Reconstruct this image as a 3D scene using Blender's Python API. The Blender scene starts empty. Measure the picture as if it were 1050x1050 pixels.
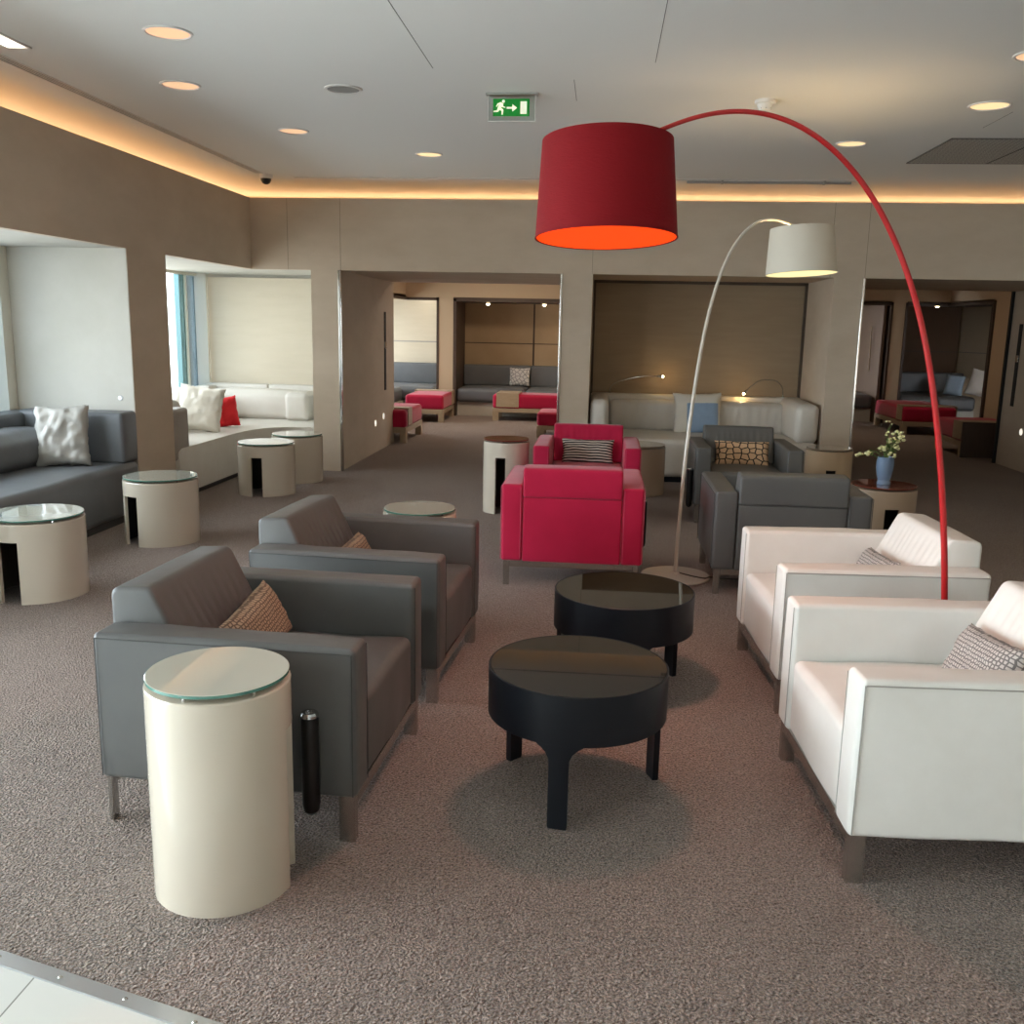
import bpy, bmesh, math, random
from mathutils import Vector, Matrix, noise
random.seed(7)
PI = math.pi
D = bpy.data
SC = bpy.context.scene
COL = SC.collection

# ------------------------------------------------------------------ materials
def C(r, g, b):
    f = lambda v: (v/255/12.92) if v/255 <= 0.04045 else ((v/255+0.055)/1.055)**2.4
    return (f(r), f(g), f(b), 1)

def nd(nt, t, **kw):
    n = nt.nodes.new(t)
    for k, v in kw.items():
        if k in n.inputs: n.inputs[k].default_value = v
        else: setattr(n, k, v)
    return n

def pbr(name, col, rough=0.5, metal=0.0, spec=0.5, coat=0.0, emit=None, estr=0.0, sheen=0.0,
        var=None, vscale=4.0, vstretch=(1, 1, 1), bump=0.0, bscale=50.0, bstretch=(1, 1, 1), bdist=0.01, bdetail=4.0):
    m = D.materials.new(name); m.use_nodes = True
    nt = m.node_tree; b = nt.nodes['Principled BSDF']
    b.inputs['Base Color'].default_value = col
    b.inputs['Roughness'].default_value = rough
    b.inputs['Metallic'].default_value = metal
    b.inputs['Specular IOR Level'].default_value = spec
    b.inputs['Coat Weight'].default_value = coat
    b.inputs['Coat Roughness'].default_value = 0.03
    b.inputs['Sheen Weight'].default_value = sheen
    if emit:
        b.inputs['Emission Color'].default_value = emit
        b.inputs['Emission Strength'].default_value = estr
    tc = nd(nt, 'ShaderNodeTexCoord')
    if var:
        mp = nd(nt, 'ShaderNodeMapping'); mp.inputs['Scale'].default_value = vstretch
        nt.links.new(tc.outputs['Object'], mp.inputs[0])
        n = nd(nt, 'ShaderNodeTexNoise', Scale=vscale, Detail=5.0, Roughness=0.6)
        nt.links.new(mp.outputs[0], n.inputs['Vector'])
        r = nd(nt, 'ShaderNodeValToRGB')
        r.color_ramp.elements[0].position = 0.3; r.color_ramp.elements[1].position = 0.7
        r.color_ramp.elements[0].color = col; r.color_ramp.elements[1].color = var
        nt.links.new(n.outputs['Fac'], r.inputs[0])
        nt.links.new(r.outputs[0], b.inputs['Base Color'])
    if bump:
        mp2 = nd(nt, 'ShaderNodeMapping'); mp2.inputs['Scale'].default_value = bstretch
        nt.links.new(tc.outputs['Object'], mp2.inputs[0])
        n2 = nd(nt, 'ShaderNodeTexNoise', Scale=bscale, Detail=bdetail)
        nt.links.new(mp2.outputs[0], n2.inputs['Vector'])
        bp = nd(nt, 'ShaderNodeBump', Strength=bump, Distance=bdist)
        nt.links.new(n2.outputs['Fac'], bp.inputs['Height'])
        nt.links.new(bp.outputs[0], b.inputs['Normal'])
    return m

def emis(name, col, s):
    return pbr(name, (col[0]*.5, col[1]*.5, col[2]*.5, 1), 0.6, emit=col, estr=s)

def thin_glass(name, tint, rough=0.0, refl=0.5):
    m = D.materials.new(name); m.use_nodes = True
    nt = m.node_tree; nt.nodes.clear()
    o = nd(nt, 'ShaderNodeOutputMaterial')
    tr = nd(nt, 'ShaderNodeBsdfTransparent'); tr.inputs[0].default_value = tint
    gl = nd(nt, 'ShaderNodeBsdfGlossy'); gl.inputs['Roughness'].default_value = rough
    lw = nd(nt, 'ShaderNodeLayerWeight'); lw.inputs[0].default_value = 0.5
    fr = nd(nt, 'ShaderNodeMath', operation='POWER'); fr.inputs[1].default_value = 4.0; nt.links.new(lw.outputs['Facing'], fr.inputs[0])
    mx = nd(nt, 'ShaderNodeMixShader')
    mu = nd(nt, 'ShaderNodeMath', operation='MULTIPLY'); mu.inputs[1].default_value = refl
    nt.links.new(fr.outputs[0], mu.inputs[0]); nt.links.new(mu.outputs[0], mx.inputs[0])
    nt.links.new(tr.outputs[0], mx.inputs[1]); nt.links.new(gl.outputs[0], mx.inputs[2])
    nt.links.new(mx.outputs[0], o.inputs[0])
    return m

def carpet_mat():
    m = D.materials.new('carpet'); m.use_nodes = True
    nt = m.node_tree; b = nt.nodes['Principled BSDF']
    b.inputs['Roughness'].default_value = 0.95
    b.inputs['Specular IOR Level'].default_value = 0.15
    b.inputs['Sheen Weight'].default_value = 0.3; b.inputs['Sheen Roughness'].default_value = 0.4
    tc = nd(nt, 'ShaderNodeTexCoord')
    wn = nd(nt, 'ShaderNodeTexNoise', Scale=38.0, Detail=2.0)
    nt.links.new(tc.outputs['Object'], wn.inputs['Vector'])
    ad = nd(nt, 'ShaderNodeMixRGB', blend_type='ADD'); ad.inputs[0].default_value = 0.014
    nt.links.new(tc.outputs['Object'], ad.inputs[1]); nt.links.new(wn.outputs['Color'], ad.inputs[2])
    v = nd(nt, 'ShaderNodeTexVoronoi', Scale=125.0); nt.links.new(ad.outputs[0], v.inputs['Vector'])
    n = nd(nt, 'ShaderNodeTexNoise', Scale=150.0, Detail=2.0); nt.links.new(ad.outputs[0], n.inputs['Vector'])
    big = nd(nt, 'ShaderNodeTexNoise', Scale=1.3, Detail=3.0); nt.links.new(tc.outputs['Object'], big.inputs['Vector'])
    r = nd(nt, 'ShaderNodeValToRGB')
    r.color_ramp.elements[0].position = 0.32; r.color_ramp.elements[1].position = 0.68
    r.color_ramp.elements[0].color = C(94, 78, 70); r.color_ramp.elements[1].color = C(198, 177, 165)
    nt.links.new(n.outputs['Fac'], r.inputs[0])
    r2 = nd(nt, 'ShaderNodeValToRGB')
    r2.color_ramp.elements[0].position = 0.3; r2.color_ramp.elements[1].position = 0.75
    r2.color_ramp.elements[0].color = (.86, .85, .84, 1); r2.color_ramp.elements[1].color = (1, 1, 1, 1)
    nt.links.new(big.outputs['Fac'], r2.inputs[0])
    mu = nd(nt, 'ShaderNodeMixRGB', blend_type='MULTIPLY'); mu.inputs[0].default_value = 1
    nt.links.new(r.outputs[0], mu.inputs[1]); nt.links.new(r2.outputs[0], mu.inputs[2])
    nt.links.new(mu.outputs[0], b.inputs['Base Color'])
    sm = nd(nt, 'ShaderNodeMath', operation='ADD')
    nt.links.new(n.outputs['Fac'], sm.inputs[0]); nt.links.new(v.outputs['Distance'], sm.inputs[1])
    bp = nd(nt, 'ShaderNodeBump', Strength=1.0, Distance=0.02)
    nt.links.new(sm.outputs[0], bp.inputs['Height']); nt.links.new(bp.outputs[0], b.inputs['Normal'])
    return m

def tile_mat():
    m = D.materials.new('floor_tile'); m.use_nodes = True
    nt = m.node_tree; b = nt.nodes['Principled BSDF']
    b.inputs['Roughness'].default_value = 0.35
    tc = nd(nt, 'ShaderNodeTexCoord')
    br = nd(nt, 'ShaderNodeTexBrick', Scale=1.0)
    br.offset = 0.0
    br.inputs['Color1'].default_value = C(205, 203, 197); br.inputs['Color2'].default_value = C(198, 197, 192)
    br.inputs['Mortar'].default_value = C(120, 118, 112)
    br.inputs['Mortar Size'].default_value = 0.0022; br.inputs['Brick Width'].default_value = 0.6; br.inputs['Row Height'].default_value = 0.6
    mp = nd(nt, 'ShaderNodeMapping'); mp.inputs['Location'].default_value = (1.254+3.0, -1.5+6.0, 0)
    nt.links.new(tc.outputs['Object'], mp.inputs[0]); nt.links.new(mp.outputs[0], br.inputs['Vector'])
    nt.links.new(br.outputs['Color'], b.inputs['Base Color'])
    return m

def stripe_mat(name, c1, c2, scale, direction, dist, cut):
    m = D.materials.new(name); m.use_nodes = True
    nt = m.node_tree; b = nt.nodes['Principled BSDF']; b.inputs['Roughness'].default_value = 0.85
    tc = nd(nt, 'ShaderNodeTexCoord')
    w = nd(nt, 'ShaderNodeTexWave', Scale=scale, Distortion=dist, Detail=1.0)
    w.inputs['Detail Scale'].default_value = 0.6
    w.bands_direction = direction
    nt.links.new(tc.outputs['Object'], w.inputs['Vector'])
    r = nd(nt, 'ShaderNodeValToRGB')
    r.color_ramp.elements[0].position = cut; r.color_ramp.elements[1].position = cut+0.06
    r.color_ramp.elements[0].color = c1; r.color_ramp.elements[1].color = c2
    nt.links.new(w.outputs['Fac'], r.inputs[0]); nt.links.new(r.outputs[0], b.inputs['Base Color'])
    return m

def lattice_mat(name, line, fill, scale, rnd, cut, stretch=(1, 1, 1)):
    m = D.materials.new(name); m.use_nodes = True
    nt = m.node_tree; b = nt.nodes['Principled BSDF']; b.inputs['Roughness'].default_value = 0.85
    tc = nd(nt, 'ShaderNodeTexCoord')
    mp = nd(nt, 'ShaderNodeMapping'); mp.inputs['Scale'].default_value = stretch
    nt.links.new(tc.outputs['Object'], mp.inputs[0])
    v = nd(nt, 'ShaderNodeTexVoronoi', Scale=scale); v.feature = 'DISTANCE_TO_EDGE'; v.voronoi_dimensions = '2D'
    v.inputs['Randomness'].default_value = rnd
    nt.links.new(mp.outputs[0], v.inputs['Vector'])
    r = nd(nt, 'ShaderNodeValToRGB')
    r.color_ramp.elements[0].position = cut; r.color_ramp.elements[1].position = cut+0.02
    r.color_ramp.elements[0].color = line; r.color_ramp.elements[1].color = fill
    nt.links.new(v.outputs['Distance'], r.inputs[0]); nt.links.new(r.outputs[0], b.inputs['Base Color'])
    return m

def patch_mat(name, base, patch, x0, x1, y0, y1):
    """cream cushion cloth with one rectangle of another colour (cushion lies in its local XY plane)"""
    m = D.materials.new(name); m.use_nodes = True
    nt = m.node_tree; b = nt.nodes['Principled BSDF']; b.inputs['Roughness'].default_value = 0.8
    tc = nd(nt, 'ShaderNodeTexCoord'); s = nd(nt, 'ShaderNodeSeparateXYZ')
    nt.links.new(tc.outputs['Object'], s.inputs[0])
    last = None
    for ax, op, v in (('X', 'GREATER_THAN', x0), ('X', 'LESS_THAN', x1), ('Y', 'GREATER_THAN', y0), ('Y', 'LESS_THAN', y1)):
        q = nd(nt, 'ShaderNodeMath', operation=op); q.inputs[1].default_value = v
        nt.links.new(s.outputs[ax], q.inputs[0])
        if last is None: last = q
        else:
            k = nd(nt, 'ShaderNodeMath', operation='MULTIPLY')
            nt.links.new(last.outputs[0], k.inputs[0]); nt.links.new(q.outputs[0], k.inputs[1]); last = k
    mx = nd(nt, 'ShaderNodeMixRGB'); mx.inputs[1].default_value = base; mx.inputs[2].default_value = patch
    nt.links.new(last.outputs[0], mx.inputs[0]); nt.links.new(mx.outputs[0], b.inputs['Base Color'])
    return m

M = {}
M['wall'] = pbr('wall_plaster', C(190, 174, 155), 0.8, spec=0.2, var=C(202, 187, 169), vscale=1.6, vstretch=(1, 1, 2.2), bump=0.12, bscale=7, bstretch=(1, 1, 2), bdist=0.02)
M['niche'] = pbr('niche_plaster', C(184, 181, 171), 0.75, spec=0.25, var=C(195, 192, 184), vscale=2.0, bump=0.1, bscale=5, bdist=0.02)
M['ceil'] = pbr('ceiling_paint', C(232, 233, 231), 0.85, spec=0.2)
M['seam'] = pbr('ceiling_seam', C(95, 95, 92), 0.9)
M['dark_slot'] = pbr('dark_slot', C(28, 27, 26), 0.8)
M['cove_paint'] = pbr('cove_paint', C(225, 215, 200), 0.8)
M['carpet'] = carpet_mat()
M['tile'] = tile_mat()
M['alu'] = pbr('aluminium', C(190, 192, 194), 0.32, metal=0.9)
M['chrome'] = pbr('chrome', C(205, 205, 205), 0.14, metal=1.0)
M['steel'] = pbr('brushed_steel', C(192, 190, 186), 0.25, metal=1.0)
def leather(name, c, v, rough=0.5):
    return pbr(name, c, rough, spec=0.4, var=v, vscale=5, bump=0.18, bscale=9, bdist=0.012, bdetail=6)
M['grey_leather'] = leather('grey_leather', C(86, 86, 86), C(92, 92, 91), 0.4)
M['grey_seam'] = pbr('grey_seam', C(62, 62, 62), 0.6)
M['white_leather'] = leather('white_leather', C(222, 220, 215), C(214, 211, 205), 0.45)
M['white_seam'] = pbr('white_seam', C(158, 154, 148), 0.6)
M['red_fabric'] = pbr('red_fabric', C(178, 12, 62), 0.75, spec=0.25, sheen=0.25, var=C(168, 9, 56), vscale=6, bump=0.12, bscale=10, bdist=0.012)
M['red_seam'] = pbr('red_seam', C(190, 70, 100), 0.7)
M['sofa_grey'] = leather('sofa_grey_leather', C(98, 101, 105), C(104, 107, 111), 0.4)
M['sofa_white'] = leather('sofa_white_leather', C(212, 207, 199), C(205, 199, 190), 0.42)
M['sofa_taupe'] = leather('sofa_taupe_leather', C(150, 142, 134), C(156, 148, 140), 0.45)
M['lacquer'] = pbr('cream_lacquer', C(202, 192, 176), 0.25, spec=0.5, coat=0.8)
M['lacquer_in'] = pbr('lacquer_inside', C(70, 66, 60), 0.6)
M['beige_lacquer'] = pbr('beige_lacquer', C(206, 182, 152), 0.3, coat=0.6)
M['taupe_lacquer'] = pbr('taupe_lacquer', C(178, 158, 138), 0.35, coat=0.5)
M['table_glass'] = pbr('table_glass', C(196, 200, 188), 0.03, spec=0.9, coat=1.0)
M['table_glass_edge'] = pbr('glass_edge', C(82, 130, 118), 0.1, spec=0.8)
M['brown_glass'] = pbr('brown_glass', C(120, 62, 48), 0.04, spec=0.7, coat=0.8)
M['taupe_glass'] = pbr('taupe_glass', C(165, 152, 134), 0.05, spec=0.8, coat=0.9)
M['black_lacquer'] = pbr('black_lacquer', C(15, 19, 26), 0.4, spec=0.3)
M['black_glass'] = pbr('black_glass', C(20, 17, 13), 0.02, spec=0.75, coat=0.0)
M['black_plastic'] = pbr('black_plastic', C(12, 12, 13), 0.35)
M['white_plastic'] = pbr('white_plastic', C(222, 222, 220), 0.4)
M['grey_grille'] = pbr('grey_grille', C(150, 150, 148), 0.6)
M['red_paint'] = pbr('red_paint', C(168, 14, 20), 0.3, coat=0.3)
M['red_shade'] = pbr('red_shade_cloth', C(120, 9, 18), 0.75, spec=0.2, bump=0.5, bscale=60, bstretch=(1, 1, 4.5), bdist=0.004)
M['red_glow'] = emis('red_shade_diffuser', (1.0, 0.06, 0.0, 1), 1.1)
M['grey_paint'] = pbr('grey_lamp_paint', C(196, 188, 176), 0.35, coat=0.3)
M['cream_shade'] = pbr('cream_shade_cloth', C(205, 199, 186), 0.8, bump=0.15, bscale=150, bdist=0.003)
M['cream_glow'] = emis('cream_shade_lining', (1.0, 0.86, 0.42, 1), 1.2)
M['bulb'] = emis('bulb', (1.0, 0.8, 0.5, 1), 14)
M['down_glow'] = emis('downlight_diffuser', (1.0, 0.62, 0.36, 1), 0.85)
M['down_glow_bright'] = emis('downlight_diffuser_bright', (1.0, 0.72, 0.38, 1), 1.1)
M['panel_glow'] = emis('panel_light', (1.0, 0.97, 0.86, 1), 3)
M['led'] = emis('cove_led', (1.0, 0.61, 0.32, 1), 11)
M['sign_green'] = pbr('sign_green', C(0, 120, 40), 0.4, emit=C(0, 150, 45), estr=0.3)
M['sign_white'] = pbr('sign_white', C(235, 240, 225), 0.4, emit=C(240, 245, 210), estr=0.5)
M['acrylic'] = thin_glass('acrylic', (0.86, 0.9, 0.88, 1), 0.05, 0.5)
M['window_glass'] = thin_glass('window_glass', (0.95, 0.98, 0.98, 1), 0.0, 0.5)
M['teal_reflection_pane'] = thin_glass('teal_reflection_pane', (0.185, 0.245, 0.25, 1), 0.0, 0.5)  # tint paints the teal reflection on the glass edge
M['blue_reflection_pane'] = thin_glass('blue_reflection_pane', (0.235, 0.280, 0.312, 1), 0.0, 0.5)  # tint paints the blue sky reflection beside the mullion
M['dimming_glass'] = thin_glass('dimming_glass', (0.68, 0.69, 0.68, 1), 0.0, 0.5)  # tint added to dim the daylight that enters the niches
M['dimming_glass_light'] = thin_glass('dimming_glass_light', (0.80, 0.82, 0.82, 1), 0.0, 0.5)  # weaker added tint, dims the first niche less
M['mullion'] = pbr('window_frame', C(222, 217, 204), 0.45)
M['wood_dark'] = pbr('dark_wood', C(64, 50, 42), 0.5, var=C(74, 59, 49), vscale=6, vstretch=(6, 6, 1))
M['wood_beige'] = pbr('limed_wood', C(176, 158, 134), 0.5, var=C(164, 146, 122), vscale=10, vstretch=(1, 4, 4))
M['panel_tan'] = pbr('tan_wall_fabric', C(168, 146, 118), 0.85, var=C(158, 136, 108), vscale=3, bump=0.1, bscale=200)
M['panel_alcove'] = pbr('alcove_wall_fabric', C(154, 135, 112), 0.85, var=C(162, 143, 119), vscale=3, vstretch=(1, 1, 8), bump=0.1, bscale=200)
M['panel_cream'] = pbr('cream_wall_panel', C(208, 197, 178), 0.8, var=C(203, 192, 172), vscale=3, vstretch=(1, 1, 6))
M['rear_plaster'] = pbr('rear_plaster', C(186, 166, 140), 0.8)
M['silver_cloth'] = pbr('silver_cloth', C(182, 180, 175), 0.42, spec=0.6, var=C(170, 168, 163), vscale=8)
M['cream_cloth'] = pbr('cream_cloth', C(226, 220, 208), 0.55, spec=0.5)
M['white_cloth'] = pbr('white_cloth', C(224, 220, 214), 0.7)
M['red_cloth'] = pbr('red_cloth', C(214, 26, 34), 0.75)
M['blue_cloth'] = pbr('blue_cloth', C(150, 170, 190), 0.75)
M['patch_cloth'] = patch_mat('cream_blue_cloth', C(222, 216, 204), C(148, 172, 200), -0.11, 0.21, -0.24, 0.10)
M['stripe_cloth'] = stripe_mat('striped_cloth', C(30, 26, 26), C(196, 186, 178), 14, 'Y', 2.2, 0.5)
M['lattice_cloth'] = lattice_mat('lattice_cloth', C(28, 22, 20), C(206, 172, 138), 17, 0.45, 0.075, (1, 1.2, 1))
M['weave_tan'] = lattice_mat('weave_tan_cloth', C(98, 82, 68), C(164, 142, 120), 75, 0.35, 0.16)
M['weave_grey'] = lattice_mat('weave_grey_cloth', C(112, 108, 106), C(190, 184, 178), 75, 0.35, 0.16)
M['marble_cloth'] = lattice_mat('swirl_cloth', C(120, 120, 124), C(205, 203, 202), 16, 1.0, 0.06)
M['vase'] = pbr('blue_ceramic', C(120, 142, 172), 0.25, coat=0.5)
M['petal'] = pbr('pale_petal', C(226, 224, 170), 0.6)
M['leaf'] = pbr('flower_leaf', C(96, 120, 62), 0.6)
M['cord'] = pbr('cord', C(60, 52, 46), 0.6)
M['building'] = pbr('outside_facade', C(190, 200, 205), 0.8)

# ------------------------------------------------------------------ mesh helpers
def obj(name, bm, mat, parent=None, ang=24, wn=False, bev=0.0, seg=3):
    if bev:
        ang = 50
        bmesh.ops.bevel(bm, geom=list(bm.edges), offset=bev, segments=seg, affect='EDGES', profile=0.5, clamp_overlap=True)
    bmesh.ops.recalc_face_normals(bm, faces=bm.faces)
    for f in bm.faces: f.smooth = True
    ca = math.radians(ang)
    for e in bm.edges:
        if len(e.link_faces) == 2 and e.calc_face_angle(0) > ca: e.smooth = False
    me = D.meshes.new(name); bm.to_mesh(me); bm.free()
    mats = mat if isinstance(mat, (list, tuple)) else [mat]
    for k in mats: me.materials.append(k)
    o = D.objects.new(name, me); COL.objects.link(o)
    if parent: o.parent = parent
    if bev or wn:
        w = o.modifiers.new('wn', 'WEIGHTED_NORMAL'); w.keep_sharp = True
    return o

def thing(name, label, cat, loc=(0, 0, 0), rz=0.0, group=None):
    o = D.objects.new(name, None); COL.objects.link(o)
    o.location = loc; o.rotation_euler = (0, 0, rz); o.empty_display_size = 0.1
    return tag(o, label, cat, group)

def tag(o, label, cat, group=None):
    o['label'] = label; o['category'] = cat
    if group: o['group'] = group
    return o

def struct(name, bm, mat, parent=None, **kw):
    o = obj(name, bm, mat, parent, **kw)
    if parent is None: o['kind'] = 'structure'
    return o

def dup(root, loc, rz=None, label=None, group=None, mats=None):
    def cp(o, par):
        c = o.copy()
        if mats and o.type == 'MESH' and any(m and m.name in mats for m in o.data.materials):
            c.data = o.data.copy()
            for i, m in enumerate(c.data.materials):
                if m and m.name in mats: c.data.materials[i] = mats[m.name]
        COL.objects.link(c)
        if par: c.parent = par
        for ch in o.children: cp(ch, c)
        return c
    r = cp(root, None)
    r.location = loc
    if rz is not None: r.rotation_euler = (0, 0, rz)
    if label: r['label'] = label
    if group: r['group'] = group
    return r

def box(bm, x0, x1, y0, y1, z0, z1, mi=0, mat=None):
    vs = [bm.verts.new((x, y, z)) for x in (x0, x1) for y in (y0, y1) for z in (z0, z1)]
    if mat is not None:
        for v in vs: v.co = mat @ v.co
    for q in ((0, 1, 3, 2), (4, 6, 7, 5), (0, 4, 5, 1), (2, 3, 7, 6), (0, 2, 6, 4), (1, 5, 7, 3)):
        f = bm.faces.new([vs[i] for i in q]); f.material_index = mi
    return bm

def B(*a, **k): return box(bmesh.new(), *a, **k)

def boxes(lst):
    bm = bmesh.new()
    for b in lst: box(bm, *b)
    return bm

def axis_coords(h, r, n):
    r = min(r, h*0.98)
    e = [h - r + r*math.tan(math.radians(a)) for a in (45, 32, 20, 9)]
    inner = [-(h-r) + 2*(h-r)*i/n for i in range(n+1)]
    return [-x for x in e] + inner + e[::-1]

def softbox(bm, x0, x1, y0, y1, z0, z1, r=0.02, n=(6, 6, 6), bulge=(0, 0, 0), fn=None):
    h = ((x1-x0)/2, (y1-y0)/2, (z1-z0)/2); c = Vector(((x0+x1)/2, (y0+y1)/2, (z0+z1)/2))
    ax = [axis_coords(h[i], r, n[i]) for i in range(3)]
    cache = {}
    def vert(p):
        k = tuple(round(v, 6) for v in p)
        if k in cache: return cache[k]
        q = Vector([max(-(h[i]-min(r, h[i]*.98)), min(h[i]-min(r, h[i]*.98), p[i])) for i in range(3)])
        d = Vector(p) - q
        co = q + d.normalized()*min(r, min(h)*.98) if d.length > 1e-9 else Vector(p)
        for i in range(3):
            if abs(abs(p[i])-h[i]) < 1e-6:
                j, l = [t for t in range(3) if t != i]
                co[i] += math.copysign(bulge[i], p[i])*(1-(p[j]/h[j])**2)*(1-(p[l]/h[l])**2)
        co = co + c
        if fn: co = fn(co)
        cache[k] = bm.verts.new(co); return cache[k]
    for i in range(3):
        j, l = [t for t in range(3) if t != i]
        for s in (-1, 1):
            for a in range(len(ax[j])-1):
                for b in range(len(ax[l])-1):
                    qs = []
                    for (u, v) in ((a, b), (a+1, b), (a+1, b+1), (a, b+1)):
                        p = [0, 0, 0]; p[i] = s*h[i]; p[j] = ax[j][u]; p[l] = ax[l][v]; qs.append(vert(p))
                    try: bm.faces.new(qs)
                    except ValueError: pass
    return bm

def tube(bm, pts, r, n=12, closed=False):
    pts = [Vector(p) for p in pts]; N = len(pts)
    rs = r if isinstance(r, (list, tuple)) else [r]*N
    up = None; rings = []
    for i, p in enumerate(pts):
        if closed: t = (pts[(i+1) % N]-pts[i-1]).normalized()
        else: t = (pts[min(i+1, N-1)]-pts[max(i-1, 0)]).normalized()
        if up is None:
            up = Vector((0, 0, 1)) if abs(t.z) < 0.9 else Vector((1, 0, 0))
        u = (up - t*up.dot(t)).normalized(); up = u; w = t.cross(u)
        rings.append([bm.verts.new(p + (u*math.cos(2*PI*k/n) + w*math.sin(2*PI*k/n))*rs[i]) for k in range(n)])
    for i in range(N if closed else N-1):
        a, b = rings[i], rings[(i+1) % N]
        for k in range(n): bm.faces.new((a[k], a[(k+1) % n], b[(k+1) % n], b[k]))
    if not closed:
        bm.faces.new(rings[0][::-1]); bm.faces.new(rings[-1])
    return bm

def lathe(bm, prof, n=48, c=(0, 0, 0), mi=0):
    c = Vector(c); rings = []
    for (r, z) in prof:
        if r < 1e-6: rings.append([bm.verts.new(c+Vector((0, 0, z)))])
        else: rings.append([bm.verts.new(c+Vector((r*math.cos(2*PI*k/n), r*math.sin(2*PI*k/n), z))) for k in range(n)])
    for a, b in zip(rings, rings[1:]):
        for k in range(n):
            k2 = (k+1) % n
            if len(a) == 1 and len(b) == 1: continue
            if len(a) == 1: f = bm.faces.new((a[0], b[k2], b[k]))
            elif len(b) == 1: f = bm.faces.new((a[k], a[k2], b[0]))
            else: f = bm.faces.new((a[k], a[k2], b[k2], b[k]))
            f.material_index = mi
    return bm

def catmull(P, m=8):
    P = [Vector(p) for p in P]; out = []
    for i in range(len(P)-1):
        p0 = P[max(i-1, 0)]; p1 = P[i]; p2 = P[i+1]; p3 = P[min(i+2, len(P)-1)]
        for k in range(m):
            t = k/m
            out.append(0.5*((2*p1) + (p2-p0)*t + (2*p0-5*p1+4*p2-p3)*t*t + (3*p1-p0-3*p2+p3)*t**3))
    out.append(P[-1]); return out

def prism(bm, poly, z0, z1, mat=None):
    a = [bm.verts.new((x, y, z0)) for x, y in poly]; b = [bm.verts.new((x, y, z1)) for x, y in poly]
    if mat is not None:
        for v in a+b: v.co = mat @ v.co
    n = len(poly)
    bm.faces.new(a[::-1]); bm.faces.new(b)
    for i in range(n): bm.faces.new((a[i], a[(i+1) % n], b[(i+1) % n], b[i]))
    return bm

def round_poly(poly, r, k=5):
    out = []; n = len(poly)
    for i in range(n):
        p0, p1, p2 = Vector(poly[i-1]), Vector(poly[i]), Vector(poly[(i+1) % n])
        a = (p0-p1).normalized(); b = (p2-p1).normalized()
        ra = r[i] if isinstance(r, (list, tuple)) else r
        ang = a.angle(b); d = min(ra/math.tan(ang/2), (p0-p1).length*.48, (p2-p1).length*.48)
        s, e = p1+a*d, p1+b*d
        for j in range(k+1):
            t = j/k; out.append(tuple((s*(1-t)**2 + p1*2*t*(1-t) + e*t*t)))
    return out

def loft(bm, prof, y0, y1, r=0.02, n=24, fn=None, axis='y'):
    """sweep a closed profile (x,z) from y0 to y1 with rounded ends; fn(x,y,z,u) may displace"""
    cx = sum(p[0] for p in prof)/len(prof); cz = sum(p[1] for p in prof)/len(prof)
    ys = [(y0, r), (y0+r*.08, r*.6), (y0+r*.3, r*.28), (y0+r*.6, r*.08)] + [(y0+r+(y1-y0-2*r)*i/n, 0) for i in range(n+1)] + [(y1-r*.6, r*.08), (y1-r*.3, r*.28), (y1-r*.08, r*.6), (y1, r)]
    m = len(prof); rings = []
    nor = []
    for i in range(m):
        a = Vector(prof[i-1]); b = Vector(prof[(i+1) % m]); t = (b-a).normalized(); nn = Vector((t.y, -t.x))
        if nn.dot(Vector((prof[i][0]-cx, prof[i][1]-cz))) < 0: nn = -nn
        nor.append(nn)
    for y, ins in ys:
        ring = []
        for i, (x, z) in enumerate(prof):
            X, Z = x-nor[i].x*ins, z-nor[i].y*ins
            p = (X, y, Z)
            if fn and ins == 0: p = fn(X, y, Z, (y-y0)/(y1-y0))
            if axis == 'x': p = (p[1], p[0], p[2])
            ring.append(bm.verts.new(p))
        rings.append(ring)
    for a, b in zip(rings, rings[1:]):
        for i in range(m): bm.faces.new((a[i], a[(i+1) % m], b[(i+1) % m], b[i]))
    bm.faces.new(rings[0]); bm.faces.new(rings[-1][::-1])
    return bm

def pillow_bm(w, h, t, crumple=0.0, seed=0, n=22, pinch=0.07):
    """cushion lying in its local XY plane, thickness along Z"""
    bm = bmesh.new(); off = Vector((seed*3.7, seed*1.3, seed*7.1)); grid = {}
    for s in (1, -1):
        for i in range(n+1):
            for j in range(n+1):
                u = -1+2*i/n; v = -1+2*j/n
                edge = i in (0, n) or j in (0, n)
                if s == -1 and edge: grid[(s, i, j)] = grid[(1, i, j)]; continue
                x = u*w/2*(1-pinch*(1-v*v)*u*u); y = v*h/2*(1-pinch*(1-u*u)*v*v)
                z = s*t/2*((1-u**4)*(1-v**4))**0.55 if not edge else 0
                if crumple:
                    q = Vector((u*1.6, v*1.6, s))+off
                    k = noise.noise(q*1.7)*.5 + noise.noise(q*3.6)*.35 + (abs(noise.noise(q*5.2))-.2)*.4
                    if not edge: z += crumple*k
                    else:
                        x += crumple*.35*noise.noise(q*4); y += crumple*.35*noise.noise(q*4+Vector((9, 0, 0)))
                grid[(s, i, j)] = bm.verts.new((x, y, z))
    for s in (1, -1):
        for i in range(n):
            for j in range(n):
                q = [grid[(s, i, j)], grid[(s, i+1, j)], grid[(s, i+1, j+1)], grid[(s, i, j+1)]]
                bm.faces.new(q if s == 1 else q[::-1])
    return bm

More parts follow.
